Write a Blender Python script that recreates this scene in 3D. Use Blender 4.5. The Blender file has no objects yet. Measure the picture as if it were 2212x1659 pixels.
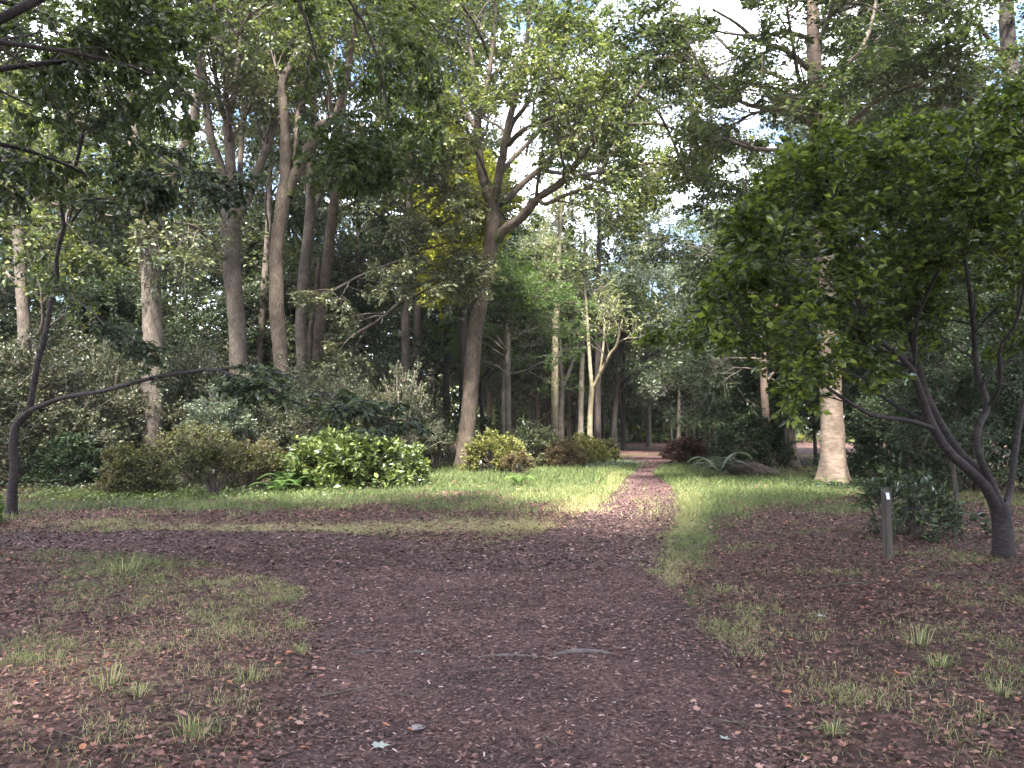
import bpy, math, time
import numpy as np
from mathutils import Matrix, Vector
T0 = time.time()
sc = bpy.context.scene
COL = sc.collection
PI = math.pi
rng = np.random.default_rng(7)

# ------------------------------------------------------------------ camera
W, H, F, HOR, EYE = 2212.0, 1659.0, 1671.0, 930.0, 1.6
PIT = math.atan((HOR - H / 2) / F)
cd = bpy.data.cameras.new('camera'); cam = bpy.data.objects.new('camera', cd); COL.objects.link(cam)
cam.location = (0, 0, EYE); cam.rotation_euler = (PI / 2 + PIT, 0, 0)
cd.sensor_width = 36; cd.lens = 36 * F / W; cd.clip_end = 2000; cd.clip_start = 0.05
sc.camera = cam

# ------------------------------------------------------------------ light
SUN_EL, SUN_AZ = math.radians(61), math.radians(191)      # azimuth clockwise from +Y: behind the camera, to the left
SUN_STRENGTH, SKY_STRENGTH, EXPOSURE = 5.0, 0.115, 2.55
sd = bpy.data.lights.new('sun', 'SUN'); sd.energy = SUN_STRENGTH; sd.angle = math.radians(6); sd.color = (1, .965, .9)
so = bpy.data.objects.new('sun', sd); COL.objects.link(so)
sdir = Vector((math.sin(SUN_AZ) * math.cos(SUN_EL), math.cos(SUN_AZ) * math.cos(SUN_EL), math.sin(SUN_EL)))
so.rotation_euler = sdir.to_track_quat('Z', 'Y').to_euler(); so.location = (0, 0, 40)
wd = bpy.data.worlds.new('World'); sc.world = wd; wd.use_nodes = True
nt = wd.node_tree; nt.nodes.clear()
def nd(nt, t, **k):
    n = nt.nodes.new(t)
    for a, b in k.items(): setattr(n, a, b)
    return n
sky = nd(nt, 'ShaderNodeTexSky', sky_type='NISHITA', sun_disc=False)
sky.sun_elevation = SUN_EL; sky.sun_rotation = SUN_AZ; sky.air_density = 1.0; sky.dust_density = 1.5; sky.ozone_density = 1.2
tcw = nd(nt, 'ShaderNodeTexCoord'); mpw = nd(nt, 'ShaderNodeMapping'); mpw.inputs['Scale'].default_value = (1, 1, 2.2)
nz = nd(nt, 'ShaderNodeTexNoise'); nz.inputs['Scale'].default_value = 2.6; nz.inputs['Detail'].default_value = 7; nz.inputs['Roughness'].default_value = .55
rp = nd(nt, 'ShaderNodeValToRGB'); rp.color_ramp.elements[0].position = .47; rp.color_ramp.elements[1].position = .60
mxw = nd(nt, 'ShaderNodeMix', data_type='RGBA'); mxw.inputs['B'].default_value = (15, 15.6, 17.5, 1)
bg = nd(nt, 'ShaderNodeBackground'); bg.inputs['Strength'].default_value = SKY_STRENGTH
ow = nd(nt, 'ShaderNodeOutputWorld')
L = nt.links.new
L(tcw.outputs['Generated'], mpw.inputs['Vector']); L(mpw.outputs['Vector'], nz.inputs['Vector']); L(nz.outputs['Fac'], rp.inputs['Fac'])
L(rp.outputs['Color'], mxw.inputs['Factor']); L(sky.outputs['Color'], mxw.inputs['A']); L(mxw.outputs['Result'], bg.inputs['Color']); L(bg.outputs['Background'], ow.inputs['Surface'])
vs = sc.view_settings; sc.display_settings.display_device = 'sRGB'; vs.view_transform = 'Standard'; vs.look = 'None'; vs.gamma = 1; vs.use_curve_mapping = False; vs.exposure = EXPOSURE
sc.cycles.max_bounces = 7; sc.cycles.diffuse_bounces = 4; sc.cycles.glossy_bounces = 2; sc.cycles.transmission_bounces = 5; sc.cycles.transparent_max_bounces = 4

# ------------------------------------------------------------------ pixel <-> world (V = the photograph at 2212 px width)
cp, sp = math.cos(PIT), math.sin(PIT)
def ray(px, py):
    x = (np.asarray(px, float) - W / 2) / F; z = -(np.asarray(py, float) - H / 2) / F
    return x, cp - z * sp, sp + z * cp
def P(px, py, Y):
    x, y, z = ray(px, py); k = Y / y
    return np.array([x * k, Y, EYE + z * k])
def proj(x, y, z):
    z = z - EYE; f = y * cp + z * sp; u = -y * sp + z * cp
    f = np.where(f < .05, .05, f)
    return W / 2 + x / f * F, H / 2 - u / f * F
def hsh(ix, iy, s):
    n = (ix * 374761393 + iy * 668265263 + s * 982451653) & 0xffffffff
    n = ((n ^ (n >> 13)) * 1274126177) & 0xffffffff
    return ((n ^ (n >> 16)) & 0xffff) / 65535.0
def vn(x, y, s=0):
    x = np.asarray(x, float); y = np.asarray(y, float)
    xi = np.floor(x).astype(np.int64); yi = np.floor(y).astype(np.int64); fx = x - xi; fy = y - yi
    fx = fx * fx * (3 - 2 * fx); fy = fy * fy * (3 - 2 * fy)
    a = hsh(xi, yi, s); b = hsh(xi + 1, yi, s); c = hsh(xi, yi + 1, s); d = hsh(xi + 1, yi + 1, s)
    return (a * (1 - fx) + b * fx) * (1 - fy) + (c * (1 - fx) + d * fx) * fy
def fbm(x, y, s=0, o=3):
    v = 0; a = .5
    for k in range(o): v = v + a * vn(x * 2 ** k, y * 2 ** k, s + k); a *= .5
    return v / (1 - .5 ** o)
def G0(px, py):
    x, y, z = ray(px, py); z = np.minimum(z, -.004); k = -EYE / z
    return x * k, y * k
PATH_V = [(480,2600),(590,1760),(630,1600),(655,1460),(705,1375),(700,1330),(650,1278),(560,1240),(470,1217),(350,1203),(200,1195),(60,1188),(-500,1184),(-500,1153),(60,1154),(200,1153),(400,1150),(640,1152),(760,1160),(900,1172),(1050,1183),(1150,1170),(1222,1136),(1280,1108),(1320,1082),(1340,1056),(1353,1037),(1374,1020),(1384,1010),(1368,1000),(1335,992),(1370,986),(1440,986),(1470,990),(1440,1000),(1416,1013),(1410,1026),(1446,1050),(1461,1085),(1453,1120),(1420,1170),(1402,1210),(1408,1250),(1450,1300),(1510,1370),(1580,1460),(1660,1560),(1730,1680),(1950,2600)]
PW = np.array([G0(a, b) for a, b in PATH_V])
def path_sd(x, y):            # signed distance, negative inside
    x = np.asarray(x, float); y = np.asarray(y, float)
    ins = np.zeros(x.shape, bool); dm = np.full(x.shape, 1e9)
    n = len(PW)
    for i in range(n):
        ax, ay = PW[i]; bx, by = PW[(i + 1) % n]
        c = ((ay > y) != (by > y)) & (x < (bx - ax) * (y - ay) / (by - ay + 1e-12) + ax)
        ins ^= c
        t = np.clip(((x - ax) * (bx - ax) + (y - ay) * (by - ay)) / ((bx - ax) ** 2 + (by - ay) ** 2 + 1e-12), 0, 1)
        dm = np.minimum(dm, (x - ax - t * (bx - ax)) ** 2 + (y - ay - t * (by - ay)) ** 2)
    d = np.sqrt(dm)
    return np.where(ins, -d, d)
def rag(x, y):
    return path_sd(x, y) + ((fbm(x * 2.3, y * 2.3, 5) - .5) * .4 + (fbm(x * .6, y * .6, 9) - .5) * .3) * np.clip(1.25 - np.asarray(y) / 18 , .25, 1) - .03
def hgt(x, y):
    x = np.asarray(x, float); y = np.asarray(y, float)
    a = (fbm(x * .3, y * .3, 21) - .5) * .12 + (fbm(x * 1.6, y * 1.6, 22, 2) - .5) * .05
    sd_ = path_sd(x, y)
    edge = np.clip(sd_ / .8, -1, 1)
    isl = np.exp(-(((x + 2.5) / 9) ** 2 + ((y - 21) / 5.5) ** 2)) * .1      # the glade heaves a little
    far = np.clip((y - 60) / 60, 0, 1) * .5
    return a * np.clip(.35 + .65 * sd_ / 1.5, .35, 1) + edge * .025 + isl * np.clip(sd_, 0, 1) + far
def G(px, py):
    x, y = G0(px, py)
    for _ in range(4):
        rx, ry, rz = ray(px, py); k = (float(hgt(x, y)) - EYE) / min(rz, -.004); x, y = rx * k, ry * k
    return np.array([x, y, float(hgt(x, y))])
PW = np.array([G(a, b)[:2] if b < 1700 else G0(a, b) for a, b in PATH_V])
def GY(px, Y):
    x = (px - W / 2) / F * Y * 1.0
    return np.array([x, Y, float(hgt(x, Y))])
def blobs(px, py, lst):
    v = 0
    for cx, cy, rx, ry, w in lst: v = np.maximum(v, w * np.exp(-(((px - cx) / rx) ** 2 + ((py - cy) / ry) ** 2) ** 1.3))
    return v
GREEN = [(1340,1045,40,30,.8),(1490,1160,60,60,.8),(1250,1070,140,26,.8),(1150,1035,260,36,1.0),(700,1068,230,20,.9),(900,1050,160,22,.95),(1010,1085,180,20,.55),(1460,1050,70,60,.95),(1620,1060,230,34,.85),(1500,1110,95,50,.85),(1440,1180,50,50,.7),(1300,1005,110,12,.9),(350,1095,330,10,.6),(1330,1020,60,20,.6),(1390,1020,40,12,.7),(1800,1100,150,14,.35),(660,1300,90,30,.4),(1480,1290,70,40,.5),(1560,1340,80,50,.35),(1330,990,400,8,.5),(330,1290,260,60,.28),(250,1215,250,25,.35)]
STRAW = [(1270,1100,70,16,1.0),(1405,1190,45,50,1.1),(1480,1110,50,60,.8),(700,1146,420,7,1.0),(1010,1138,280,14,1.0),(620,1140,330,10,.9),(1270,1090,70,26,.9),(1330,1050,30,30,.9),(1400,1150,60,90,.9),(1430,1240,70,50,.85),(1000,1182,150,13,.55),(560,1270,150,55,.62),(400,1330,300,80,.52),(1600,1360,190,80,.5),(1850,1500,330,120,.22),(200,1135,160,12,.5),(1240,1070,120,20,.5),(250,1520,340,130,.27),(2000,1340,220,60,.2)]
def masks(x, y):
    px, py = proj(x, y, hgt(x, y))
    f = fbm(x * .9, y * .9, 31) - .5; f2 = fbm(x * 3, y * 3, 35, 2) - .5
    far = np.clip((y - 46) / 6, 0, 1)
    g = np.clip(blobs(px, py, GREEN) + f * .8 + f2 * .5 + .0, 0, 1) * (1 - far)
    s = np.clip(blobs(px, py, STRAW) + f * .5 + f2 * .5 + .02, 0, 1) * (1 - far)
    inside = np.abs(x) < y * .72 + 1.2
    return g * inside, s * inside
def gscale(y): return np.clip((y - 5) / 9, .25, 1)

# ------------------------------------------------------------------ mesh helpers
TRI = [0]
def mesh(name, v, f, smooth=False, fl=None, vec=None):
    v = np.asarray(v, np.float32).reshape(-1, 3); f = np.asarray(f, np.int32); k = f.shape[1]; n = len(f)
    me = bpy.data.meshes.new(name)
    me.vertices.add(len(v)); me.vertices.foreach_set('co', v.ravel())
    me.loops.add(n * k); me.loops.foreach_set('vertex_index', f.ravel())
    me.polygons.add(n); me.polygons.foreach_set('loop_start', np.arange(0, n * k, k, dtype=np.int32))
    me.polygons.foreach_set('use_smooth', np.full(n, smooth))
    if fl is not None:
        for nm, a in fl.items():
            at = me.attributes.new(nm, 'FLOAT', 'POINT'); at.data.foreach_set('value', np.asarray(a, np.float32).ravel())
    if vec is not None:
        at = me.attributes.new('bk', 'FLOAT_VECTOR', 'POINT'); at.data.foreach_set('vector', np.asarray(vec, np.float32).ravel())
    me.update(calc_edges=True); TRI[0] += n * (k - 2)
    return me
def obj(name, me, mat=None, parent=None, loc=None, kind=None):
    o = bpy.data.objects.new(name, me); COL.objects.link(o)
    if mat is not None and me is not None and not me.materials: me.materials.append(mat)
    if parent is not None: o.parent = parent
    if loc is not None: o.location = loc
    if kind: o['kind'] = kind
    return o
def thing(name, label, cat, loc, group=None, rz=0):
    o = bpy.data.objects.new(name, None); COL.objects.link(o); o.location = [float(a) for a in loc]; o.rotation_euler = (0, 0, rz)
    o.empty_display_size = .3
    o['label'] = label; o['category'] = cat
    if group: o['group'] = group
    return o
def tag(o, label, cat, group=None):
    o['label'] = label; o['category'] = cat
    if group: o['group'] = group
    return o
def dup(root, loc, rz, s, label, group=None):
    r = root.copy(); COL.objects.link(r); r.location = [float(a) for a in loc]; r.rotation_euler = (0, 0, rz); r.scale = (s, s, s); r['label'] = label
    if group: r['group'] = group
    for ch in list(root.children):
        c = ch.copy(); COL.objects.link(c); c.parent = r
    return r
def nrm(a): return a / (np.linalg.norm(a, axis=-1, keepdims=True) + 1e-9)
def tubes(Pt, R, S=5, mod=None):
    """Pt (N,K,3), R (N,K) -> verts, quads, bark coordinates"""
    Pt = np.asarray(Pt, float); R = np.asarray(R, float); N, K, _ = Pt.shape
    t = np.empty_like(Pt); t[:, 1:-1] = Pt[:, 2:] - Pt[:, :-2]; t[:, 0] = Pt[:, 1] - Pt[:, 0]; t[:, -1] = Pt[:, -1] - Pt[:, -2]; t = nrm(t)
    m = nrm(Pt[:, -1] - Pt[:, 0]); ref = np.where((np.abs(m[:, 2:3]) > .6), np.array([[1., 0, 0]]), np.array([[0, 0, 1.]]))[:, None, :]
    u = nrm(np.cross(t, np.broadcast_to(ref, t.shape))); w = np.cross(t, u)
    th = np.arange(S) * 2 * PI / S
    s = np.concatenate([np.zeros((N, 1)), np.cumsum(np.linalg.norm(np.diff(Pt, axis=1), axis=2), 1)], 1)
    rr = R[:, :, None] * np.ones(S)
    if mod is not None: rr = rr * mod(th[None, None, :], s[:, :, None])
    V = Pt[:, :, None, :] + rr[..., None] * (np.cos(th)[None, None, :, None] * u[:, :, None, :] + np.sin(th)[None, None, :, None] * w[:, :, None, :])
    r0 = R[:, :1].copy()[:, :, None] * np.ones((1, K, 1))
    bk = np.stack(np.broadcast_arrays(r0 * np.cos(th), r0 * np.sin(th), s[:, :, None] + np.arange(N)[:, None, None] * 3.7), -1)
    i = np.arange(N)[:, None, None] * K * S; k = np.arange(K - 1)[None, :, None] * S; j = np.arange(S)[None, None, :]; j2 = (j + 1) % S
    q = np.stack([i + k + j, i + k + j2, i + k + S + j2, i + k + S + j], -1).reshape(-1, 4)
    return V.reshape(-1, 3), q, bk.reshape(-1, 3)
def resample(pts, K, sm=True):
    pts = np.asarray(pts, float); d = np.concatenate([[0], np.cumsum(np.linalg.norm(np.diff(pts, axis=0), axis=1))]); n = len(pts)
    if sm and n > 2:      # Catmull-Rom
        ext = np.vstack([2 * pts[0] - pts[1], pts, 2 * pts[-1] - pts[-2]]); out = []
        for i in range(n - 1):
            p0, p1, p2, p3 = ext[i:i + 4]
            for a in np.linspace(0, 1, 8, endpoint=False):
                out.append(.5 * (2 * p1 + (p2 - p0) * a + (2 * p0 - 5 * p1 + 4 * p2 - p3) * a * a + (3 * p1 - p0 - 3 * p2 + p3) * a ** 3))
        out.append(pts[-1]); pts = np.array(out); d = np.concatenate([[0], np.cumsum(np.linalg.norm(np.diff(pts, axis=0), axis=1))])
    s = np.linspace(0, d[-1], K)
    return np.stack([np.interp(s, d, pts[:, c]) for c in range(3)], 1)
def spawn(Pt, R, m, Ln, ang=.8, trop=.1, flat=0., K=5, tmin=.25, rf=.5, wig=.16, end=.3):
    N, Kp, _ = Pt.shape; idx = np.repeat(np.arange(N), m); n = len(idx)
    t = tmin + (1 - tmin) * rng.random(n) ** .85
    q = t * (Kp - 1) * .999; i = q.astype(int); f = (q - i)[:, None]
    a, b = Pt[idx, i], Pt[idx, i + 1]; base = a + (b - a) * f; tan = nrm(b - a)
    rr = (R[idx, i] * (1 - f[:, 0]) + R[idx, i + 1] * f[:, 0]) * rf
    pr = rng.normal(size=(n, 3)); pr = pr - tan * (pr * tan).sum(1, keepdims=True); pr[:, 2] *= (1 - flat); pr = nrm(pr)
    aa = (ang * rng.uniform(.65, 1.3, n))[:, None]
    d = nrm(tan * np.cos(aa) + pr * np.sin(aa)); d[:, 2] *= (1 - flat * .6); d = nrm(d)
    ln = Ln * (1 - .4 * t) * rng.uniform(.6, 1.3, n); out = np.empty((n, K, 3)); out[:, 0] = base; p = base
    for k in range(1, K):
        d = nrm(d + rng.normal(size=(n, 3)) * wig + np.array([0, 0, trop])); p = p + d * (ln / (K - 1))[:, None]; out[:, k] = p
    return out, rr[:, None] * np.linspace(1, end, K)
LT2 = (np.array([(0, 0, 0), (.42, .3, .06), (1, 0, -.05), (.42, -.3, .06)]), np.array([(0, 2, 1), (0, 3, 2)]))
LT4 = (np.array([(0, 0, 0), (.3, -.27, .07), (.68, -.2, .04), (1, 0, -.08), (.68, .2, .04), (.3, .27, .07)]), np.array([(0, 1, 2), (0, 2, 3), (0, 3, 4), (0, 4, 5)]))
LT1 = (np.array([(0, -.2, 0), (1, 0, 0), (.2, .3, 0)]), np.array([(0, 1, 2)]))
def lobed(curl):
    o = [(0, 0), (.12, -.06), (.22, -.36), (.4, -.2), (.62, -.42), (.7, -.16), (1, 0), (.68, .18), (.6, .4), (.42, .2), (.2, .34), (.1, .06)]
    v = [(.42, 0, 0)] + [(a, b, curl * ((a - .42) ** 2 + (abs(b) * 1.3) ** 2)) for a, b in o]
    n = len(o); return np.array(v, float), np.array([(0, 1 + i, 1 + (i + 1) % n) for i in range(n)])
def palm():
    o = [(0, 0), (.2, -.2), (.06, -.42), (.42, -.3), (.66, -.5), (.66, -.2), (1, 0), (.66, .2), (.66, .5), (.42, .3), (.06, .42), (.2, .2)]
    v = [(.36, 0, .05)] + [(a, b, -.06 * (abs(a - .4) + abs(b))) for a, b in o]
    n = len(o); return np.array(v, float), np.array([(0, 1 + i, 1 + (i + 1) % n) for i in range(n)])
def frame(d, n):
    d = nrm(d); n = n - d * (n * d).sum(1, keepdims=True); n = nrm(n); return d, np.cross(n, d), n
def leafmesh(name, pos, d, n, size, tmpl, base=(0, 0, 0), rv=None):
    tv, tf = tmpl; d, w, n = frame(d, n); N = len(pos)
    V = pos[:, None, :] - np.asarray(base) + size[:, None, None] * (tv[None, :, 0:1] * d[:, None] + tv[None, :, 1:2] * w[:, None] + tv[None, :, 2:3] * n[:, None])
    Fc = (tf[None] + np.arange(N)[:, None, None] * len(tv)).reshape(-1, 3)
    r = rng.random(N) if rv is None else rv
    return mesh(name, V.reshape(-1, 3), Fc, False, {'rnd': np.repeat(r, len(tv))})
def leaves(Tw, m, size, hang=.25, side=.9, nr=.55):
    N, K, _ = Tw.shape; idx = np.repeat(np.arange(N), m); n = len(idx)
    q = rng.random(n) ** .8 * (K - 1) * .999; i = q.astype(int); f = (q - i)[:, None]
    a, b = Tw[idx, i], Tw[idx, i + 1]; p = a + (b - a) * f; tan = nrm(b - a)
    s = np.cross(tan, [0, 0, 1.]) * np.sign(rng.random(n) - .5)[:, None] + rng.normal(size=(n, 3)) * .35
    d = nrm(tan * .55 + s * side + np.array([0, 0, -hang])); p = p + s * size * .25
    nn = np.array([0, 0, 1.]) + rng.normal(size=(n, 3)) * nr
    return p, d, nn, size * rng.uniform(.6, 1.25, n)

# ------------------------------------------------------------------ materials
def newmat(name):
    m = bpy.data.materials.new(name); m.use_nodes = True; m.node_tree.nodes.clear(); return m, m.node_tree
def ramp(nt, cols, fac, inter='LINEAR'):
    r = nd(nt, 'ShaderNodeValToRGB'); e = r.color_ramp.elements; r.color_ramp.interpolation = inter
    while len(e) > 1: e.remove(e[-1])
    for i, (p, c) in enumerate(cols):
        q = e[0] if i == 0 else e.new(p)
        q.position = p; q.color = (*c, 1)
    nt.links.new(fac, r.inputs['Fac']); return r.outputs['Color']
def leafmat(name, cols, trans=.35, gloss=.12, rough=.42, tint=(1.25, 1.35, .6), patch=0.):
    m, nt = newmat(name); l = nt.links.new
    a = nd(nt, 'ShaderNodeAttribute', attribute_name='rnd')
    oi = nd(nt, 'ShaderNodeObjectInfo'); fac = a.outputs['Fac']
    ad = nd(nt, 'ShaderNodeMath', operation='MULTIPLY_ADD'); l(oi.outputs['Random'], ad.inputs[0]); ad.inputs[1].default_value = .22; l(fac, ad.inputs[2])
    geo = nd(nt, 'ShaderNodeNewGeometry'); no = nd(nt, 'ShaderNodeTexNoise'); no.inputs['Scale'].default_value = .55; no.inputs['Detail'].default_value = 3
    l(geo.outputs['Position'], no.inputs['Vector'])
    ad2 = nd(nt, 'ShaderNodeMath', operation='MULTIPLY_ADD'); l(no.outputs['Fac'], ad2.inputs[0]); ad2.inputs[1].default_value = .9; l(ad.outputs[0], ad2.inputs[2])
    sb = nd(nt, 'ShaderNodeMath', operation='SUBTRACT'); l(ad2.outputs[0], sb.inputs[0]); sb.inputs[1].default_value = .56; sb.use_clamp = True
    c = ramp(nt, cols, sb.outputs[0])
    df = nd(nt, 'ShaderNodeBsdfDiffuse'); l(c, df.inputs['Color'])
    tr = nd(nt, 'ShaderNodeBsdfTranslucent'); mt = nd(nt, 'ShaderNodeMix', data_type='RGBA', blend_type='MULTIPLY'); mt.inputs['Factor'].default_value = 1; l(c, mt.inputs['A']); mt.inputs['B'].default_value = (*tint, 1)
    l(mt.outputs['Result'], tr.inputs['Color'])
    mx = nd(nt, 'ShaderNodeMixShader'); mx.inputs[0].default_value = trans; l(df.outputs[0], mx.inputs[1]); l(tr.outputs[0], mx.inputs[2])
    gl = nd(nt, 'ShaderNodeBsdfGlossy'); gl.inputs['Roughness'].default_value = rough; gl.inputs['Color'].default_value = (.42, .44, .42, 1)
    lw = nd(nt, 'ShaderNodeLayerWeight'); lw.inputs['Blend'].default_value = .35
    mu = nd(nt, 'ShaderNodeMath', operation='MULTIPLY_ADD'); l(lw.outputs['Fresnel'], mu.inputs[0]); mu.inputs[1].default_value = gloss * 1.6; mu.inputs[2].default_value = gloss * .25
    m2 = nd(nt, 'ShaderNodeMixShader'); l(mu.outputs[0], m2.inputs[0]); l(mx.outputs[0], m2.inputs[1]); l(gl.outputs[0], m2.inputs[2])
    o = nd(nt, 'ShaderNodeOutputMaterial'); l(m2.outputs[0], o.inputs['Surface']); return m
def barkmat(name, c0, c1, c2, sc_=(34, 34, 5), bump=.5, moss=0., smooth=False, spots=None):
    m, nt = newmat(name); l = nt.links.new
    a = nd(nt, 'ShaderNodeAttribute', attribute_name='bk')
    mp = nd(nt, 'ShaderNodeMapping'); mp.inputs['Scale'].default_value = sc_; l(a.outputs['Vector'], mp.inputs['Vector'])
    n1 = nd(nt, 'ShaderNodeTexNoise'); n1.inputs['Scale'].default_value = 1; n1.inputs['Detail'].default_value = 6; n1.inputs['Roughness'].default_value = .65; n1.inputs['Distortion'].default_value = .4; l(mp.outputs[0], n1.inputs['Vector'])
    n2 = nd(nt, 'ShaderNodeTexNoise'); n2.inputs['Scale'].default_value = 2.2; n2.inputs['Detail'].default_value = 4; l(a.outputs['Vector'], n2.inputs['Vector'])
    c = ramp(nt, [(.32, c0), (.5, c1), (.72, c2)], n1.outputs['Fac'])
    big = ramp(nt, [(.35, (.62, .62, .62)), (.65, (1.2, 1.2, 1.2))], n2.outputs['Fac'])
    mm = nd(nt, 'ShaderNodeMix', data_type='RGBA', blend_type='MULTIPLY'); mm.inputs['Factor'].default_value = 1; l(c, mm.inputs['A']); l(big, mm.inputs['B']); c = mm.outputs['Result']
    if spots is not None:
        mp2 = nd(nt, 'ShaderNodeMapping'); mp2.inputs['Scale'].default_value = (3.2, 3.2, 12); l(a.outputs['Vector'], mp2.inputs['Vector'])
        n3 = nd(nt, 'ShaderNodeTexNoise'); n3.inputs['Scale'].default_value = 1.3; n3.inputs['Detail'].default_value = 5; l(mp2.outputs[0], n3.inputs['Vector'])
        f = ramp(nt, [(.56, (0, 0, 0)), (.66, (1, 1, 1))], n3.outputs['Fac'])
        m3 = nd(nt, 'ShaderNodeMix', data_type='RGBA'); l(f, m3.inputs['Factor']); l(c, m3.inputs['A']); m3.inputs['B'].default_value = (*spots, 1); c = m3.outputs['Result']
    if moss > 0:
        sx = nd(nt, 'ShaderNodeSeparateXYZ'); l(a.outputs['Vector'], sx.inputs[0])
        n4 = nd(nt, 'ShaderNodeTexNoise'); n4.inputs['Scale'].default_value = 7; n4.inputs['Detail'].default_value = 4; l(a.outputs['Vector'], n4.inputs['Vector'])
        q = nd(nt, 'ShaderNodeMath', operation='MULTIPLY_ADD'); l(n4.outputs['Fac'], q.inputs[0]); q.inputs[1].default_value = moss * 2.4; q.inputs[2].default_value = -moss * .55
        q2 = nd(nt, 'ShaderNodeMath', operation='SUBTRACT'); l(q.outputs[0], q2.inputs[0]); l(sx.outputs['Z'], q2.inputs[1])
        q3 = nd(nt, 'ShaderNodeMath', operation='MULTIPLY'); l(q2.outputs[0], q3.inputs[0]); q3.inputs[1].default_value = 5; q3.use_clamp = True
        m4 = nd(nt, 'ShaderNodeMix', data_type='RGBA'); l(q3.outputs[0], m4.inputs['Factor']); l(c, m4.inputs['A']); m4.inputs['B'].default_value = (.045, .06, .012, 1); c = m4.outputs['Result']
    b = nd(nt, 'ShaderNodeBsdfPrincipled'); l(c, b.inputs['Base Color']); b.inputs['Roughness'].default_value = .85; b.inputs['Specular IOR Level'].default_value = .25
    bp = nd(nt, 'ShaderNodeBump'); bp.inputs['Strength'].default_value = bump; bp.inputs['Distance'].default_value = .03; l(n1.outputs['Fac'], bp.inputs['Height']); l(bp.outputs[0], b.inputs['Normal'])
    o = nd(nt, 'ShaderNodeOutputMaterial'); l(b.outputs[0], o.inputs['Surface']); return m
def plain(name, cols, rough=.85, spec=.3, scale=8., bump=.3, bdist=.01, det=5):
    m, nt = newmat(name); l = nt.links.new
    tc = nd(nt, 'ShaderNodeTexCoord'); n = nd(nt, 'ShaderNodeTexNoise'); n.inputs['Scale'].default_value = scale; n.inputs['Detail'].default_value = det; l(tc.outputs['Object'], n.inputs['Vector'])
    c = ramp(nt, cols, n.outputs['Fac']); b = nd(nt, 'ShaderNodeBsdfPrincipled'); l(c, b.inputs['Base Color']); b.inputs['Roughness'].default_value = rough; b.inputs['Specular IOR Level'].default_value = spec
    bp = nd(nt, 'ShaderNodeBump'); bp.inputs['Strength'].default_value = bump; bp.inputs['Distance'].default_value = bdist; l(n.outputs['Fac'], bp.inputs['Height']); l(bp.outputs[0], b.inputs['Normal'])
    o = nd(nt, 'ShaderNodeOutputMaterial'); l(b.outputs[0], o.inputs['Surface']); return m
def rndmat(name, cols, rough=.75, trans=0., spec=.3):
    m, nt = newmat(name); l = nt.links.new
    a = nd(nt, 'ShaderNodeAttribute', attribute_name='rnd'); c = ramp(nt, cols, a.outputs['Fac'])
    b = nd(nt, 'ShaderNodeBsdfPrincipled'); l(c, b.inputs['Base Color']); b.inputs['Roughness'].default_value = rough; b.inputs['Specular IOR Level'].default_value = spec
    o = nd(nt, 'ShaderNodeOutputMaterial'); out = b.outputs[0]
    if trans:
        t = nd(nt, 'ShaderNodeBsdfTranslucent'); l(c, t.inputs['Color']); x = nd(nt, 'ShaderNodeMixShader'); x.inputs[0].default_value = trans; l(b.outputs[0], x.inputs[1]); l(t.outputs[0], x.inputs[2]); out = x.outputs[0]
    l(out, o.inputs['Surface']); return m

M = {}
M['oakleaf'] = leafmat('oak_leaf', [(0, (.014, .022, .008)), (.35, (.05, .068, .025)), (.7, (.115, .14, .05)), (1, (.24, .245, .09))], .38)
M['oakleaf_grey'] = leafmat('grey_green_leaf', [(0, (.02, .028, .014)), (.4, (.075, .09, .046)), (.8, (.15, .165, .085)), (1, (.27, .26, .14))], .36, .18)
M['litgroveleaf'] = leafmat('sunlit_grove_leaf', [(0, (.06, .075, .035)), (.4, (.15, .175, .085)), (.8, (.25, .27, .14)), (1, (.36, .36, .2))], .42, .12)  # lightened copy of the grey-green leaf, making the grove look sunlit
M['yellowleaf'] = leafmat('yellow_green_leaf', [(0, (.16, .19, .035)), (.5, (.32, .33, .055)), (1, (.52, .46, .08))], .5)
M['shadyleaf'] = leafmat('shade_darkened_leaf', [(0, (.018, .028, .010)), (.5, (.038, .054, .018)), (1, (.08, .10, .03))], .36, .08)  # dark variant: shade of the top-left boughs is put into the leaf colour
M['beechleaf'] = leafmat('beech_leaf', [(0, (.013, .022, .010)), (.5, (.045, .064, .03)), (1, (.12, .145, .065))], .36, .16)
M['brightleaf'] = leafmat('lit_cherry_leaf', [(0, (.02, .032, .008)), (.45, (.055, .08, .016)), (1, (.19, .22, .04))], .5, .10)
M['darkleaf'] = leafmat('dark_evergreen_leaf', [(0, (.016, .028, .014)), (.5, (.032, .05, .024)), (1, (.06, .08, .038))], .22, .1, .4)
M['rholeaf'] = leafmat('rhododendron_leaf', [(0, (.025, .034, .018)), (.5, (.055, .066, .034)), (.85, (.10, .105, .06)), (1, (.2, .17, .10))], .2, .16, .38)
M['laurelleaf'] = leafmat('laurel_leaf', [(0, (.05, .07, .02)), (.5, (.085, .115, .03)), (1, (.21, .24, .06))], .25, .25, .3)
M['azalealeaf'] = leafmat('azalea_leaf', [(0, (.03, .033, .014)), (.5, (.07, .075, .028)), (.85, (.115, .105, .04)), (1, (.14, .08, .045))], .3, .1)
M['azaleagold'] = leafmat('golden_azalea_leaf', [(0, (.07, .08, .025)), (.5, (.17, .175, .055)), (1, (.3, .27, .09))], .35, .1)
M['azaleabrown'] = leafmat('browned_azalea_leaf', [(0, (.07, .055, .03)), (.5, (.12, .09, .045)), (1, (.17, .11, .06))], .3, .1)
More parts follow.
